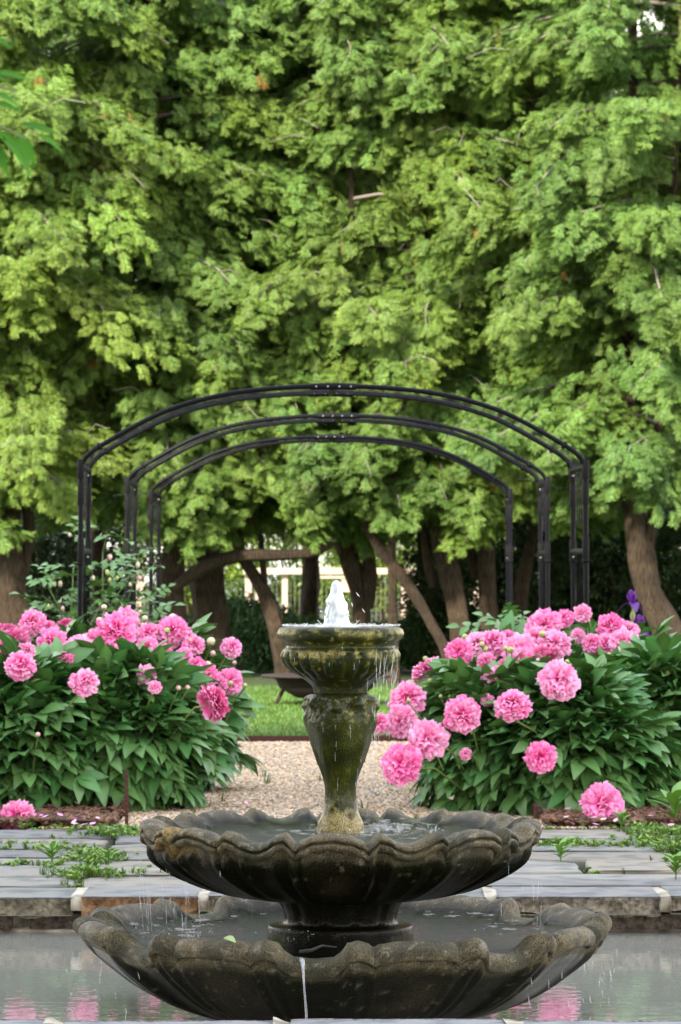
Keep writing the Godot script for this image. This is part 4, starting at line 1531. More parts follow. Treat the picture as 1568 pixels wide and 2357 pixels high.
	for q in [[-0.512, 0.325, 0.10, 0.12, 0.004], [-0.503, 0.31, 0.10, 0.16, 0.003], [-0.46, 0.315, 0.14, 0.10, 0.003], [-0.43, 0.30, 0.16, 0.06, 0.004], [-0.395, 0.285, 0.26, 0.11, 0.0045], [-0.36, 0.24, 0.3, 0.1, 0.0025]]:
		for k in 5:      # off the left of the middle basin
			drip(falls[2], Vector3(q[0] + rr(-0.01, 0.012), q[1] - rr(0, 0.16), q[2] + rr(-0.02, 0.02) - FD), q[3] * rr(0.25, 0.8), q[4] * rr(0.15, 0.4), Vector3(rr(0.02, 0.12), 0, 0))
	for k in 46:
		var a := rr(-2.4, 2.2)
		if a > -0.5 and a < 0.9:
			continue
		drip(falls[2], Vector3(sin(a) * rr(0.50, 0.53), rr(0.12, 0.31), cos(a) * 0.5 - FD), rr(0.012, 0.04), rr(0.0006, 0.0013))
	# the spout at the front of the lowest basin and drops beneath it
	var a0 := deg_to_rad(-7.5)
	var p0 := Vector3(sin(a0) * 0.705, 0.102, cos(a0) * 0.705 - FD)
	falls[3].tube([p0 + Vector3(-0.004, 0.0, -0.03), p0, p0 + Vector3(0.002, -0.02, 0.012), p0 + Vector3(0.004, -0.06, 0.014), p0 + Vector3(0.009, -0.12, 0.014), p0 + Vector3(0.012, -0.2, 0.014)], [0.006, 0.006, 0.0035, 0.0025, 0.003, 0.0035], 8)
	for k in 60:
		var a := rr(-2.2, -0.75) if rng.randf() < 0.55 else rr(0.75, 2.2)
		drip(falls[3], Vector3(sin(a) * rr(0.66, 0.72), rr(-0.08, 0.06), cos(a) * 0.68 - FD), rr(0.012, 0.035), rr(0.0006, 0.0014), Vector3(rr(-0.1, 0.25), 0, 0))
	var says := ["veil of falling water right of the mossy stem", "trickles running down the front of the mossy bowl and stem", "streams dripping off the left rim of the middle basin", "spout and drips falling from the lowest basin into the pool"]
	for k in 4:
		tag(part("falling_water", falls[k].mesh(), mats["drip"]), says[k], "falling water", "", "stuff")
	# splashes where the drops land
	var sp := MB.new()
	for q in [[0.13, 0.366, 0.06, 40, 0.06], [0.24, 0.366, 0.1, 14, 0.03], [-0.40, 0.108, 0.14, 46, 0.09], [-0.1, 0.108, 0.23, 16, 0.05], [0.36, 0.108, 0.12, 18, 0.1], [0.02, 0.366, -0.1, 16, 0.1]]:
		for k in q[3]:
			drop(sp, Vector3(q[0] + rng.randfn(0, q[4]), q[1] + absf(rng.randfn(0, 0.010)), q[2] + rng.randfn(0, q[4]) - FD), rr(0.0008, 0.0024))
	for q in [[0.105, 0.366], [0.15, 0.366], [0.245, 0.366]]:
		for k in 5:
			drip(sp, Vector3(q[0] + rr(-0.012, 0.012), q[1] + rr(0.01, 0.03), 0.08 - FD), 0.022, 0.0012, Vector3(rr(-0.7, 0.7), 0, 0))
	tag(part("splash", sp.mesh(), mats["drip"]), "splashing drops on the water of the two lower basins", "splash", "", "stuff")
	for q in [[0.29, 0.109, 0.37, 0.008], [0.41, 0.109, 0.34, 0.009], [0.36, 0.109, 0.30, 0.006], [0.33, 0.109, 0.42, 0.005], [0.26, 0.109, 0.16, 0.006], [0.45, 0.109, 0.36, 0.005]]:
		pass
	# a twig caught on the front lip, and a fallen leaf
	var tw := MB.new()
	tw.tube([Vector3(-0.1, 0.121, 0.675 - FD), Vector3(-0.07, 0.124, 0.67 - FD), Vector3(-0.045, 0.132, 0.64 - FD), Vector3(-0.01, 0.122, 0.58 - FD)], [0.004, 0.0045, 0.003, 0.0015], 6, Color(0.012, 0.012, 0.01))
	tag(part("twig", tw.mesh(), mats["twig"]), "black wet twig caught on the lowest basin's front lip", "twig")
	var lf := MB.new()
	leaflet(lf, Vector3(-0.285, 0.150, 0.625 - FD), Vector3(0.8, -0.1, 0.5).normalized(), Vector3(0.1, 1, 0.4).normalized(), 0.035, 0.014, 0.2, Color(0.25, 0.33, 0.12), 4)
	tag(part("fallen_leaf", lf.mesh(), mats["leaf"]), "small pale green leaf lying on the lowest basin's rim", "leaf")


# ---------------------------------------------------------------- leaves and flowers
func leaflet(mb: MB, base: Vector3, dir: Vector3, nrm: Vector3, L: float, W: float, droop: float, col: Color, seg := 5) -> void:
	var side := dir.cross(nrm).normalized()
	var up := side.cross(dir).normalized()
	var ids := []
	for k in seg + 1:
		var t := float(k) / seg
		var w := W * pow(sin(PI * clampf(pow(t, 0.85), 0.03, 0.985)), 0.9)
		var p := base + dir * L * t - up * droop * L * t * t
		var cc := col * (0.92 + 0.16 * t)
		ids.append([mb.vert(p - side * w + up * w * 0.32, cc), mb.vert(p, col * 1.25), mb.vert(p + side * w + up * w * 0.32, cc)])
	for k in seg:
		mb.quad(ids[k][0], ids[k][1], ids[k + 1][1], ids[k + 1][0])
		mb.quad(ids[k][1], ids[k][2], ids[k + 1][2], ids[k + 1][1])


func compound_leaf(sd: int, s: float) -> ArrayMesh:
	# a peony leaf: a stalk with three groups of lance-shaped leaflets, growing along +z with its face up
	var r := RandomNumberGenerator.new()
	r.seed = sd
	var mb := MB.new()
	var stalk := Color(0.10, 0.15, 0.045)
	mb.tube([Vector3.ZERO, Vector3(0, 0.006, 0.05) * s, Vector3(0, 0.0, 0.10) * s], [0.0022, 0.0018, 0.0014], 4, stalk)
	var groups := [[0.10, 0.0, 3], [0.055, 0.85, 2], [0.058, -0.85, 2]]
	for g in groups:
		var base := Vector3(0, 0.004, g[0]) * s
		var yaw: float = g[1] + r.randf_range(-0.12, 0.12)
		var fw := Vector3(sin(yaw), r.randf_range(-0.12, 0.12), cos(yaw))
		var hub: Vector3 = base + fw * 0.03 * s
		mb.tube([base, hub], [0.0014, 0.0012], 4, stalk)
		for k in g[2]:
			var spread: float = ([0.0, 0.62, -0.62][k] if g[2] == 3 else [0.25, -0.5][k]) + r.randf_range(-0.15, 0.15)
			var a: float = yaw + spread * (1.0 if g[1] >= 0 else -1.0)
			var d := Vector3(sin(a), r.randf_range(-0.25, 0.2), cos(a)).normalized()
			var up := (Vector3.UP + Vector3(r.randf_range(-0.35, 0.35), 0, r.randf_range(-0.35, 0.35))).normalized()
			var tone := r.randf_range(0.8, 1.25)
			var warm := r.randf_range(0.8, 1.3)
			leaflet(mb, hub, d, up, r.randf_range(0.082, 0.112) * s, r.randf_range(0.020, 0.028) * s, r.randf_range(0.15, 0.5), Color(0.078 * tone * warm, 0.185 * tone, 0.052 * tone))
	return mb.mesh()


func bloom_mesh(sd: int, loose: float, opened := 1.72) -> ArrayMesh:
	# a double peony of radius 1 with its axis along +y
	var r := RandomNumberGenerator.new()
	r.seed = sd
	var mb := MB.new()
	var n := 175
	for k in n:
		var cosp := 1.0 - (k + 0.5) / n * opened
		var pol := acos(cosp)
		var az := k * 2.39996 + r.randf_range(-0.25, 0.25)
		var d := Vector3(sin(pol) * cos(az), cosp, sin(pol) * sin(az))
		var guard := k > n * 0.86
		var around := Vector3(-sin(az), 0, cos(az)).rotated(d, r.randf_range(-0.5, 0.5) if not guard else r.randf_range(-0.15, 0.15))
		var fall := around.cross(d).normalized()          # away from the axis
		if fall.y > 0:
			fall = -fall
		var len := (r.randf_range(0.80, 1.06) if not guard else r.randf_range(0.9, 1.1)) * (1.0 + loose * r.randf_range(-0.12, 0.12))
		len *= lerpf(0.92, 1.0, smoothstep(0.2, 1.2, pol))
		var wid := (r.randf_range(0.12, 0.21) if not guard else r.randf_range(0.28, 0.36))
		var curl := r.randf_range(0.05, 0.30) if not guard else r.randf_range(-0.1, 0.12)
		var ruff := r.randf() * TAU
		var faded := sd % 3 == 0
		var deep := Color(0.84, 0.20, 0.46) if faded else Color(0.78, 0.04, 0.30)
		var pale := Color(0.90, 0.33, 0.60)
		var very := Color(0.94, 0.62, 0.80)
		var tip := pale.lerp(very, clampf(r.randf() * 1.3 - 0.1 + (0.35 if faded else 0.0) + (0.25 if guard else 0.0), 0, 1))
		if r.randf() < 0.25:
			tip = tip.lerp(deep, 0.45)
		var st := 5
		var ids := []
		for i in st:
			var t := i / (st - 1.0)
			var row := []
			for j in 4:
				var s := (j / 3.0 - 0.5) * 2.0
				var w := wid * (0.25 + 0.9 * pow(t, 0.7)) * (1.0 if t < 0.99 else 0.8)
				var p := d * len * (0.30 + 0.70 * t * (1.0 - 0.10 * s * s * t)) + around * w * s
				p += fall * curl * pow(t, 2.5)
				p -= fall * 0.10 * (1 - s * s) * t                     # cupped
				if i == st - 1:
					p += d * (0.055 * sin(ruff + j * 2.4)) + fall * 0.05 * sin(ruff * 1.7 + j * 2.1)
				row.append(mb.vert(p, deep.lerp(tip, smoothstep(0.42, 1.05, t))))
			ids.append(row)
		for i in st - 1:
			for j in 3:
				mb.quad(ids[i][j], ids[i][j + 1], ids[i + 1][j + 1], ids[i + 1][j])
	return mb.mesh()


func calyx_mesh() -> ArrayMesh:
	# the green cup beneath a bloom
	var mb := MB.new()
	for k in 5:
		var a := TAU * k / 5.0
		leaflet(mb, Vector3(0, -0.3, 0), Vector3(cos(a), -0.25, sin(a)).normalized(), Vector3.UP, 0.62, 0.17, -0.3, Color(0.07, 0.15, 0.04), 3)
	return mb.mesh()


func bud_mesh(sd: int) -> ArrayMesh:
	var mb := MB.new()
	var tone: Color = [Color(0.42, 0.46, 0.16), Color(0.62, 0.55, 0.38), Color(0.75, 0.45, 0.42)][sd]
	var P := PackedVector3Array()
	var C := PackedColorArray()
	for i in 12:
		var th := TAU * i / 12
		for j in 9:
			var ph := -PI / 2 + PI * j / 8.0
			var k := 1.0 - 0.07 * absf(sin(th * 2.5 + ph))
			P.append(Vector3(cos(ph) * sin(th) * k, sin(ph) * 0.95, cos(ph) * cos(th) * k))
			C.append(tone.lerp(Color(0.2, 0.27, 0.06), clampf(-sin(ph) * 0.7, 0, 1)))
	mb.grid(P, C, 12, 9, true)
	for k in 5:
		var a := TAU * k / 5.0
		leaflet(mb, Vector3(0, -0.95, 0), Vector3(cos(a), 0.35 if k % 2 == 0 else -0.2, sin(a)).normalized(), Vector3(-cos(a), 1, -sin(a)).normalized(), 1.5, 0.42, -0.4, Color(0.09, 0.17, 0.045), 4)
	return mb.mesh()


var leaf_kinds := []
var bloom_kinds := []
var bud_kinds := []
var calyx: ArrayMesh


func face_towards(dir: Vector3) -> Basis:
	# a basis whose y points along dir, spun at random
	var y := dir.normalized()
	var x := y.cross(Vector3(0.21, 0.43, 0.88)).normalized()
	return Basis(x, y, x.cross(y)).rotated(y, rng.randf() * TAU)


func peony(x: float, d: float, R: float, H: float, n: int, label: String) -> Node3D:
	var t := thing("peony_bush", label, "peony", at(x, 1290, d) * Vector3(1, 0, 1), "pink peony bushes either side of the path")
	t.set_meta("R", R)
	t.set_meta("H", H)
	# stems
	for k in 11:
		var a := TAU * k / 11.0 + rr(-0.3, 0.3)
		var b := Vector3(cos(a), 0, sin(a))
		var mb := MB.new()
		var hh := H * rr(0.65, 0.95)
		mb.tube([b * R * 0.16 * rr(0.5, 1.4) - Vector3(0, 0.02, 0), b * R * 0.3 + Vector3.UP * hh * 0.4, b * R * rr(0.45, 0.75) + Vector3.UP * hh], [0.0062, 0.0055, 0.004], 6, Color(0.16, 0.22, 0.055), Color(0.12, 0.19, 0.05))
		part("stem", mb.mesh(), mats["stem"], t)
	var rest := []
	var rest_c := []
	n = int(n * 0.84)
	var total := int(n * 1.8)
	var made := 0
	for k in total:
		# every layer of the mound, thickest at its skin
		var h := H * lerpf(0.22, 1.0, pow(rng.randf(), 0.8))
		var f := h / H
		var prof := sqrt(maxf(0.02, 1.0 - pow(maxf(f - 0.42, 0.0) / 0.62, 2.0))) * (0.66 + 0.34 * smoothstep(0.12, 0.45, f))
		var az := rng.randf() * TAU
		var outer := k < n
		var r := R * prof * (rr(0.74, 1.12) if outer else rr(0.3, 0.85))
		if outer and rng.randf() < 0.65 and cos(az) < -0.2:
			az = az + PI                       # most of what can be seen faces the terrace
		var out := Vector3(sin(az), 0, cos(az))
		var p := out * maxf(r - 0.10, 0.02) + Vector3.UP * h
		var pitch := lerpf(-0.5, 0.7, smoothstep(0.15, 1.0, f)) + rr(-0.5, 0.45)
		var dir := (out * cos(pitch) + Vector3.UP * sin(pitch) + out.cross(Vector3.UP) * rr(-0.5, 0.5)).normalized()
		var up := (Vector3.UP + out * lerpf(0.7, 0.2, f) + Vector3(rr(-0.5, 0.5), 0, rr(-0.5, 0.5))).normalized()
		var sx := up.cross(dir).normalized()
		var s := rr(0.9, 1.4)
		var b := Basis(sx, dir.cross(sx), dir).scaled(Vector3(s, s, s))
		if outer:
			var o := part("leaf", leaf_kinds[rng.randi() % leaf_kinds.size()], mats["leaf"], t)
			o.transform = Transform3D(b, p)
		else:
			rest.append(Transform3D(b, p))
	scatter("inner_leaves", leaf_kinds[0], mats["leaf"], rest, [], t)
	return t


# how far off the leaves of the bushes begin on the line of sight through x, y
func skin(bushes: Array, x: float, y: float, d: float) -> float:
	var k := 14.9
	while k < d:
		var p := at(x, y, k)
		for t in bushes:
			var R: float = t.get_meta("R")
			var H: float = t.get_meta("H") + 0.03
			var q: Vector3 = p - t.position
			var f := q.y / H
			if f < 1.0:
				var prof := sqrt(maxf(0.02, 1.0 - pow(maxf(f - 0.42, 0.0) / 0.62, 2.0)))
				if Vector2(q.x, q.z).length() < R * prof + 0.03:
					return k
		k += 0.02
	return d


func bloom(t: Node3D, x: float, y: float, w: float, d: float, kind: int, tint: int, dir: Vector3, flat := 0.85) -> void:
	var p := at(x, y, d) - t.position
	var r := w * d / 8500.0 * rr(0.50, 0.58)
	var o := part("flower", bloom_kinds[kind % bloom_kinds.size()], mats["petal_%d" % tint], t)
	var b := face_towards(dir)
	o.transform = Transform3D(Basis(b.x * r, b.y * r * flat, b.z * r), p)
	part("calyx", calyx, mats["stem"], o)
	# its stalk, from the heart of the bush
	var foot := p - dir.normalized() * r * 0.5
	var root := Vector3(p.x * 0.25, maxf(0.02, minf(p.y * 0.3, 0.2)), p.z * 0.25)
	var mb := MB.new()
	mb.tube([root, root.lerp(foot, 0.55) + Vector3.UP * 0.05, foot - dir.normalized() * 0.05 + Vector3.UP * 0.01, foot], [0.005, 0.0045, 0.004, 0.004], 6, Color(0.14, 0.21, 0.05), Color(0.22, 0.29, 0.09))
	part("stem", mb.mesh(), mats["stem"], t)


func beds() -> void:
	calyx = calyx_mesh()
	for k in 5:
		leaf_kinds.append(compound_leaf(600 + k, 1.0))
	for k in 6:
		bloom_kinds.append(bloom_mesh(620 + k, 0.4 + 0.2 * k, [1.72, 1.55, 1.75, 1.3, 1.72, 1.05][k]))
	for k in 3:
		bud_kinds.append(bud_mesh(k))
	var L := []
	L.append(peony(50, 15.9, 0.38, 0.52, 250, "peony bush at the front of the left bed, nearest the picture's edge"))
	L.append(peony(288, 16.0, 0.31, 0.52, 250, "peony bush beside the rusty stake, its right side over the gravel"))
	L.append(peony(165, 17.1, 0.36, 0.57, 140, "peony bush behind the stake, under the rose leaves"))
	L.append(peony(395, 17.2, 0.27, 0.57, 140, "peony bush with white buds at the back right of the left bed"))
	L.append(peony(-230, 16.4, 0.5, 0.58, 120, "peony bush at the left edge, mostly outside the picture"))
	var Rt := []
	Rt.append(peony(1135, 15.9, 0.24, 0.46, 230, "peony bush leaning over the gravel at the left of the right bed"))
	Rt.append(peony(1330, 15.75, 0.33, 0.46, 250, "peony bush at the front of the right bed with a bloom near the mulch"))
	Rt.append(peony(1530, 16.2, 0.36, 0.53, 220, "leafy peony bush at the right edge with few blooms"))
	Rt.append(peony(1210, 17.2, 0.34, 0.56, 140, "peony bush thick with blooms at the back of the right bed"))
	Rt.append(peony(1430, 17.6, 0.36, 0.58, 140, "peony bush around the nearest arch's right post"))
	Rt.append(peony(1800, 16.8, 0.5, 0.58, 120, "peony bush beyond the right edge of the picture"))
	# blooms: x, y, width on the sheet, distance, bush, shade
	var lb := [[6, 1448, 34, 17.0, 0, 2], [34, 1478, 76, 16.4, 0, 1], [75, 1433, 64, 17.0, 2, 1], [113, 1441, 30, 17.0, 2, 2], [120, 1477, 66, 16.4, 2, 2], [11, 1516, 46, 16.0, 0, 1], [47, 1531, 66, 15.7, 0, 1], [184, 1503, 78, 16.3, 2, 1], [240, 1514, 44, 16.4, 2, 2], [268, 1452, 84, 16.6, 2, 2], [292, 1426, 56, 17.1, 2, 1], [246, 1482, 50, 16.9, 2, 1], [342, 1460, 60, 17.0, 3, 1], [398, 1452, 76, 17.0, 3, 2], [338, 1492, 58, 16.8, 3, 1], [447, 1484, 48, 16.9, 3, 1], [394, 1529, 58, 16.5, 1, 1], [473, 1555, 54, 16.4, 3, 2], [533, 1490, 52, 17.0, 3, 3], [530, 1567, 54, 16.5, 3, 2], [492, 1618, 82, 15.7, 1, 1], [194, 1571, 65, 15.4, 0, 0], [338, 1553, 44, 15.9, 1, 0], [357, 1582, 28, 15.7, 1, 0], [41, 1881, 84, 15.05, 0, 1], [424, 1508, 40, 16.6, 3, 2], [60, 1500, 44, 16.0, 0, 0], [150, 1520, 40, 16.0, 2, 2], [215, 1470, 44, 16.8, 2, 1], [372, 1506, 46, 16.4, 3, 2], [432, 1470, 40, 17.0, 3, 0], [22, 1452, 40, 16.9, 0, 1], [280, 1500, 40, 16.4, 2, 0], [453, 1530, 36, 16.5, 3, 2], [95, 1560, 24, 15.8, 0, 2], [300, 1560, 30, 16.0, 1, 2], [150, 1440, 40, 17.3, 2, 1]]
	var rb := [[872, 1664, 44, 15.7, 0, 1], [937, 1610, 76, 15.9, 0, 1], [922, 1660, 72, 15.8, 0, 1], [988, 1548, 74, 16.2, 0, 0], [1057, 1500, 64, 16.6, 3, 2], [1098, 1481, 54, 16.9, 3, 0], [1137, 1479, 70, 16.9, 3, 1], [1168, 1468, 44, 17.2, 3, 2], [1198, 1497, 74, 16.6, 3, 1], [1253, 1443, 76, 17.0, 4, 1], [1233, 1473, 60, 16.9, 3, 0], [1276, 1484, 68, 16.7, 4, 1], [1203, 1518, 58, 16.4, 3, 1], [1299, 1424, 44, 17.4, 4, 2], [1340, 1411, 42, 17.6, 4, 1], [1253, 1522, 76, 16.1, 1, 1], [1150, 1571, 80, 15.9, 0, 0], [1285, 1566, 90, 15.5, 1, 1], [1180, 1623, 88, 15.4, 1, 1], [1064, 1644, 78, 15.4, 0, 1], [984, 1701, 88, 15.4, 0, 1], [926, 1760, 88, 15.3, 0, 2], [1244, 1742, 74, 15.15, 1, 2], [1384, 1849, 94, 15.0, 1, 2], [1406, 1440, 60, 17.2, 4, 2], [1448, 1452, 46, 17.2, 4, 0], [1436, 1479, 66, 16.9, 4, 1], [1395, 1484, 50, 17.0, 4, 1], [1363, 1481, 48, 17.0, 4, 1], [1512, 1526, 34, 16.5, 2, 1], [1120, 1522, 44, 16.5, 3, 1], [1165, 1535, 40, 16.4, 3, 2], [1122, 1612, 28, 15.8, 0, 1], [1072, 1735, 26, 15.4, 0, 0], [1028, 1570, 34, 16.2, 0, 1], [1330, 1462, 34, 17.3, 4, 1]]
	for side in 2:
		var k := 0
		for b in [lb, rb][side]:
			var bushes: Array = [L, Rt][side]
			var t: Node3D = bushes[b[4]]
			b[3] = maxf(14.95, skin(bushes, b[0], b[1], b[3]) - 0.13)
			var p := at(b[0], b[1], b[3]) - t.position
			var dir := (Vector3(p.x, 0, p.z).normalized() * rr(0.3, 0.8) + Vector3.UP * rr(0.35, 1.0) + Vector3(0, 0, rr(0.1, 0.7))).normalized()
			if b[1] > 1640:
				dir = Vector3(rr(-0.35, 0.1), rr(-0.1, 0.45), 0.9).normalized()
			if side == 0 and k == 20:
				dir = Vector3(0.75, 0.25, -0.35).normalized()
			bloom(t, b[0], b[1], b[2], b[3], k + side * 2, b[5], dir, rr(0.78, 0.96))
			k += 1
	# petals that have dropped on the mulch, the paving and the gravel
	var pm := MB.new()
	leaflet(pm, Vector3(-0.014, 0, 0), Vector3.RIGHT, Vector3.UP, 0.03, 0.010, -0.3, Color(0.88, 0.38, 0.62), 3)
	var pw := []
	var pt := []
	for k in 90:
		var px: float = rr(-1.35, -0.35) if k % 2 == 0 else rr(0.4, 1.4)
		pw.append(Transform3D(Basis.from_euler(Vector3(rr(-0.3, 0.3), rng.randf() * TAU, rr(-0.3, 0.3))), Vector3(px, 0.045 if absf(px) > 0.9 else 0.016, -14.3 - pow(rng.randf(), 1.5) * 2.0)))
		var q := rr(0.7, 1.0)
		pt.append(Color(q, q * rr(0.7, 1.3), q))
	tag(scatter("fallen_petals", pm.mesh(), mats["stem"], pw, pt), "loose pink petals dropped on the ground round the peony bushes", "petals", "", "stuff")
	# buds on long stalks
	var buds := [[398, 1421, 20, 17.1, 3, 1, 0], [334, 1423, 15, 17.1, 3, 1, 0], [385, 1451, 15, 16.5, 3, 0, 0], [486, 1476, 21, 16.9, 3, 1, 0], [490, 1503, 14, 16.9, 3, 2, 0], [479, 1529, 17, 16.6, 3, 1, 0], [475, 1569, 15, 16.3, 3, 0, 0], [411, 1583, 13, 15.9, 1, 2, 0], [432, 1582, 12, 15.9, 1, 2, 0], [240, 1397, 14, 17.6, 2, 1, 0], [229, 1427, 15, 17.5, 2, 1, 0], [94, 1531, 14, 16.2, 2, 0, 0], [564, 1577, 12, 16.4, 3, 0, 0], [438, 1474, 14, 16.9, 3, 0, 0], [531, 1572, 12, 16.0, 3, 0, 0], [88, 1690, 12, 15.5, 0, 2, 0], [120, 1528, 11, 16.3, 2, 0, 0], [540, 1525, 10, 16.9, 3, 2, 0],
		[1070, 1465, 15, 17.0, 3, 0, 1], [979, 1515, 12, 16.4, 0, 0, 1], [993, 1518, 10, 16.4, 0, 0, 1], [949, 1569, 12, 16.1, 0, 0, 1], [990, 1566, 12, 16.0, 0, 0, 1], [1027, 1559, 13, 16.2, 0, 0, 1], [1109, 1483, 14, 16.6, 3, 0, 1], [1118, 1494, 13, 16.6, 3, 0, 1], [1164, 1492, 13, 16.4, 3, 0, 1], [1176, 1495, 16, 16.3, 3, 0, 1], [1248, 1459, 16, 16.7, 4, 0, 1], [1210, 1554, 13, 15.9, 1, 0, 1], [1306, 1523, 13, 15.9, 1, 0, 1], [1402, 1506, 12, 16.5, 4, 0, 1], [1429, 1499, 14, 16.5, 4, 0, 1], [1493, 1513, 13, 16.4, 4, 0, 1], [1537, 1548, 14, 16.1, 2, 0, 1], [1015, 1602, 11, 15.9, 0, 0, 1], [1036, 1602, 10, 15.9, 0, 0, 1], [940, 1611, 10, 15.4, 0, 0, 1], [1238, 1518, 9, 15.9, 1, 2, 1]]
	for b in buds:
		var t: Node3D = [L, Rt][b[6]][b[4]]
		b[3] = skin([L, Rt][b[6]], b[0], b[1], b[3]) - 0.14
		var p := at(b[0], b[1], b[3]) - t.position
		var r: float = b[2] * b[3] / 8500.0 * 0.5
		var dir := Vector3(rr(-0.3, 0.3), 1, rr(-0.2, 0.3))
		var o := part("bud", bud_kinds[b[5]], mats["stem"], t)
		var q := face_towards(dir)
		o.transform = Transform3D(q.scaled(Vector3(r, r, r)), p)
		var mb := MB.new()
		var root := Vector3(p.x * 0.6, maxf(p.y - 0.3, 0.1), p.z * 0.6)
		mb.tube([root, root.lerp(p, 0.6) + Vector3.UP * 0.03, p - dir.normalized() * r * 0.9], [0.004, 0.0035, 0.003], 5, Color(0.16, 0.23, 0.06))
		part("stem", mb.mesh(), mats["stem"], t)


# ---------------------------------------------------------------- roses and irises
func rose_leaf_mesh(sd: int) -> ArrayMesh:
	var r := RandomNumberGenerator.new()
	r.seed = sd
	var mb := MB.new()
	mb.tube([Vector3.ZERO, Vector3(0, 0, 0.10)], [0.0012, 0.001], 4, Color(0.09, 0.14, 0.04))
	for q in [[0.10, 0.0], [0.065, 1.1], [0.065, -1.1], [0.03, 1.2], [0.03, -1.2]]:
		var d := Vector3(sin(q[1]), r.randf_range(-0.15, 0.2), cos(q[1])).normalized()
		leaflet(mb, Vector3(0, 0, q[0]), d, (Vector3.UP + Vector3(r.randf_range(-0.4, 0.4), 0, r.randf_range(-0.4, 0.4))).normalized(), 0.052, 0.017, 0.25, Color(0.085, 0.19, 0.045) * r.randf_range(0.85, 1.2), 4)
	return mb.mesh()


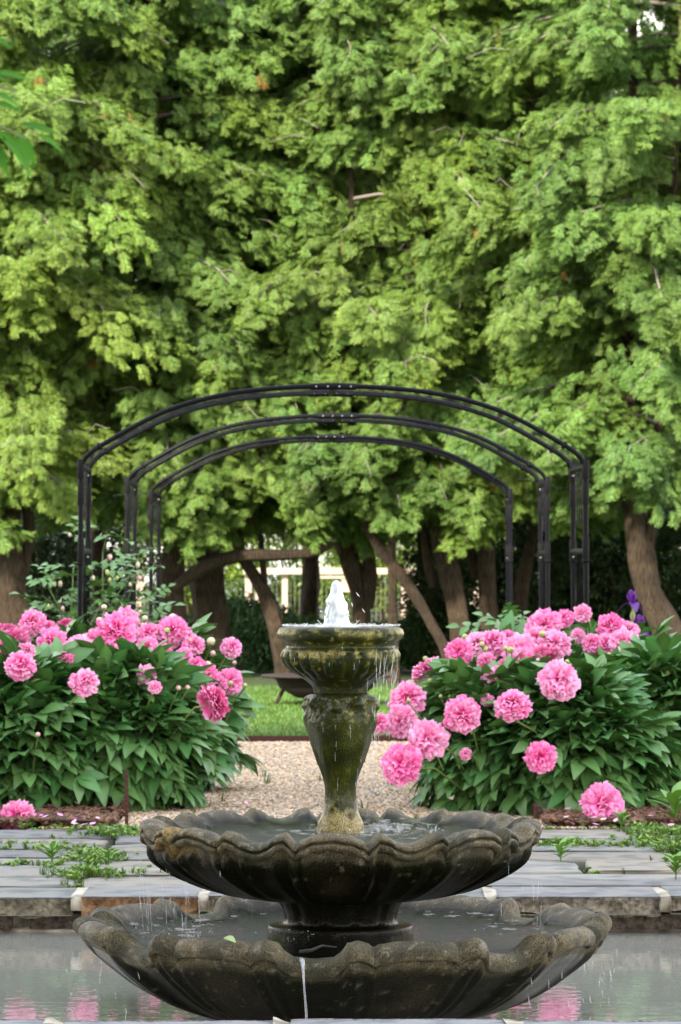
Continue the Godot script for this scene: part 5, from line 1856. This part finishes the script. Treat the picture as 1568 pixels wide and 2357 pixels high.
func rose_and_iris() -> void:
	var leaves := [rose_leaf_mesh(701), rose_leaf_mesh(702), rose_leaf_mesh(703)]
	var spots := [[[[150, 1500], [140, 1400], [110, 1350]], [[160, 1500], [180, 1390], [170, 1300]], [[190, 1500], [230, 1380], [240, 1270], [252, 1220]], [[200, 1500], [260, 1400], [300, 1300], [318, 1235]], [[170, 1500], [120, 1430], [80, 1390]], [[240, 1500], [290, 1400], [320, 1330], [350, 1300]], [[220, 1500], [205, 1400], [215, 1310]], [[260, 1500], [310, 1440], [345, 1375], [365, 1360]], [[180, 1480], [150, 1420], [95, 1370]]], [[[1185, 1480], [1190, 1440], [1195, 1420]], [[1190, 1480], [1205, 1450], [1225, 1436]], [[1190, 1480], [1165, 1450], [1150, 1440]]]]
	var ds := [19.9, 18.0]
	var n := [17, 9]
	for s in 2:
		var t := thing("rose_bush", ["blue-green climbing rose on the nearest arch's left posts", "small rose shoots by the farthest arch's right post"][s], "rose", at([190, 1190][s], 1290, ds[s]) * Vector3(1, 0, 1), "roses planted at the arches")
		for c in spots[s]:
			var pts := []
			var rd := []
			for q in c:
				pts.append(at(q[0], q[1], ds[s]) - t.position + Vector3(rr(-0.03, 0.03), 0, rr(-0.25, 0.15)))
				rd.append(0.006 - 0.0012 * pts.size())
			if s == 0:
				pts.push_front(Vector3(pts[0].x * 0.3, -0.02, 0))
				rd.push_front(0.008)
			else:
				pts.push_front(Vector3(pts[0].x, -0.02, pts[0].z))
				rd.push_front(0.006)
			var mb := MB.new()
			mb.tube(pts, rd, 6, Color(0.10, 0.12, 0.05), Color(0.12, 0.19, 0.05))
			part("cane", mb.mesh(), mats["stem"], t)
			for k in n[s]:
				var f := rr(0.25, 1.0) * (pts.size() - 1)
				var i := mini(int(f), pts.size() - 2)
				var p: Vector3 = pts[i].lerp(pts[i + 1], f - i)
				var az := rng.randf() * TAU
				var dir := Vector3(sin(az), rr(-0.3, 0.5), cos(az)).normalized()
				var up := (Vector3.UP + Vector3(rr(-0.4, 0.4), 0, rr(0.0, 0.6))).normalized()
				var sx := up.cross(dir).normalized()
				var o := part("leaf", leaves[rng.randi() % 3], mats["leaf"], t)
				o.transform = Transform3D(Basis(sx, dir.cross(sx), dir).scaled(Vector3.ONE * rr(0.8, 1.3)), p + dir * rr(0.0, 0.10))
		if s == 0:
			for q in [[161, 1231], [126, 1344], [253, 1335], [247, 1317], [254, 1282], [270, 1330], [322, 1330], [139, 1343], [215, 1330], [300, 1345], [318, 1300], [145, 1400], [112, 1395]]:
				var o := part("bud", bud_kinds[rng.randi() % 3], mats["stem"], t)
				var r := rr(0.008, 0.012)
				o.transform = Transform3D(face_towards(Vector3(rr(-0.2, 0.2), 1, 0.1)).scaled(Vector3(r, r * 1.5, r)), at(q[0], q[1], ds[s] - 0.12) - t.position)
	# irises at the right edge
	var iris := [[1455, 1388, 18.0, "tall purple iris in bloom at the right, taller of the two"], [1474, 1445, 17.9, "shorter purple iris with two blooms below the taller one"]]
	for a in iris:
		var t := thing("iris", a[3], "iris", at(a[0], 1290, a[2]) * Vector3(1, 0, 1), "purple irises by the right peonies")
		var top := at(a[0], a[1], a[2]) - t.position
		var mb := MB.new()
		mb.tube([Vector3(0.02, 0, 0), Vector3(0.01, top.y * 0.6, 0), top], [0.006, 0.006, 0.005], 6, Color(0.15, 0.22, 0.07))
		part("stem", mb.mesh(), mats["stem"], t)
		mb = MB.new()
		leaflet(mb, top + Vector3(0, -0.09, 0), Vector3(0.1, 1, 0.1).normalized(), Vector3(0, 0.1, 1).normalized(), 0.07, 0.014, 0.0, Color(0.35, 0.36, 0.2), 4)
		part("sheath", mb.mesh(), mats["stem"], t)
		for f in (1 if a[1] < 1400 else 2):
			var fl := Node3D.new()
			fl.name = "flower" if f == 0 else "flower_%03d" % f
			t.add_child(fl, true)
			var c := top + Vector3(0.02 * f, -0.085 * f, 0.02 * f)
			for k in 6:
				var an := TAU * k / 6.0 + 0.3
				var up := k % 2 == 0
				var d := Vector3(cos(an) * (0.45 if up else 1.0), 0.9 if up else 0.12, sin(an) * (0.45 if up else 1.0)).normalized()
				mb = MB.new()
				leaflet(mb, c, d, Vector3(-cos(an), 0.7, -sin(an)).normalized() if up else Vector3.UP, 0.068, 0.027, -0.2 if up else 0.75, Color(0.10, 0.014, 0.19) * rr(0.7, 1.5), 5)
				part("petal", mb.mesh(), mats["stem"], fl)
		for k in 12:
			mb = MB.new()
			var an := rr(-0.6, 0.6)
			var base := Vector3(rr(-0.16, 0.30), -0.01, rr(-0.12, 0.12))
			leaflet(mb, base, Vector3(sin(an) * 0.4, 1, rr(-0.1, 0.2)).normalized(), Vector3(0.2, 0, 1).normalized(), rr(0.45, 0.66), 0.016, rr(-0.1, 0.25), Color(0.07, 0.15, 0.07) * rr(0.85, 1.25), 6)
			part("leaf", mb.mesh(), mats["leaf"], t)


# ---------------------------------------------------------------- a young tree whose twigs hang into the picture
func young_tree() -> void:
	var d := 4.6
	var t := thing("young_tree", "young tree near the camera whose big leaves hang in at the upper left", "tree", Vector3(-1.25, 0, -d))
	var mb := MB.new()
	bark_tube(mb, [Vector3(0, -0.1, 0), Vector3(0.03, 1.0, 0), Vector3(-0.02, 2.0, 0.02), Vector3(0, 3.0, 0)], [0.045, 0.04, 0.03, 0.012], 800, 12)
	part("trunk", mb.mesh(), mats["bark"], t)
	var limbs := [[[-1.0, 0], [-90, 300], [-10, 285], [60, 318]], [[-1.0, 0], [-120, 60], [-30, 85], [25, 92]], [[-1.0, 0], [-120, 160], [-40, 190], [40, 205]]]
	var tips := [[-60, 170, 80, 0.1], [-20, 165, 92, 0.12], [-25, 210, 86, 0.25], [-30, 235, 80, 0.1], [-10, 300, 90, 0.5], [40, 285, 100, 0.12], [85, 308, 72, 0.42], [35, 300, 90, 0.95], [-15, 300, 120, 0.62], [5, 320, 110, 0.72], [-30, 330, 90, 0.9], [-35, 80, 70, 0.35], [-40, 320, 80, 0.5]]
	for l in limbs:
		var pts := [Vector3(0, at(0, l[1][1], d).y + 0.05, 0)]
		for q in l.slice(1):
			pts.append(at(q[0], q[1], d) - t.position)
		mb = MB.new()
		mb.tube(pts, [0.008, 0.005, 0.003, 0.0015], 6, Color(0.10, 0.08, 0.05), Color(0.12, 0.16, 0.05))
		part("branch", mb.mesh(), mats["twig"], t)
	for q in tips:
		mb = MB.new()
		var p := at(q[0], q[1], d + rr(-0.05, 0.05)) - t.position
		var dir := Vector3(cos(q[3]), -sin(q[3]), rr(-0.2, 0.2)).normalized()
		leaflet(mb, p, dir, Vector3(rr(-0.1, 0.1), 0.85, 0.5).normalized(), q[2] * d / 8500.0, q[2] * d / 8500.0 * 0.19, rr(0.1, 0.3), Color(0.035, 0.125, 0.006) * rr(0.9, 1.2), 7)
		part("leaf", mb.mesh(), mats["near_leaf"], t)
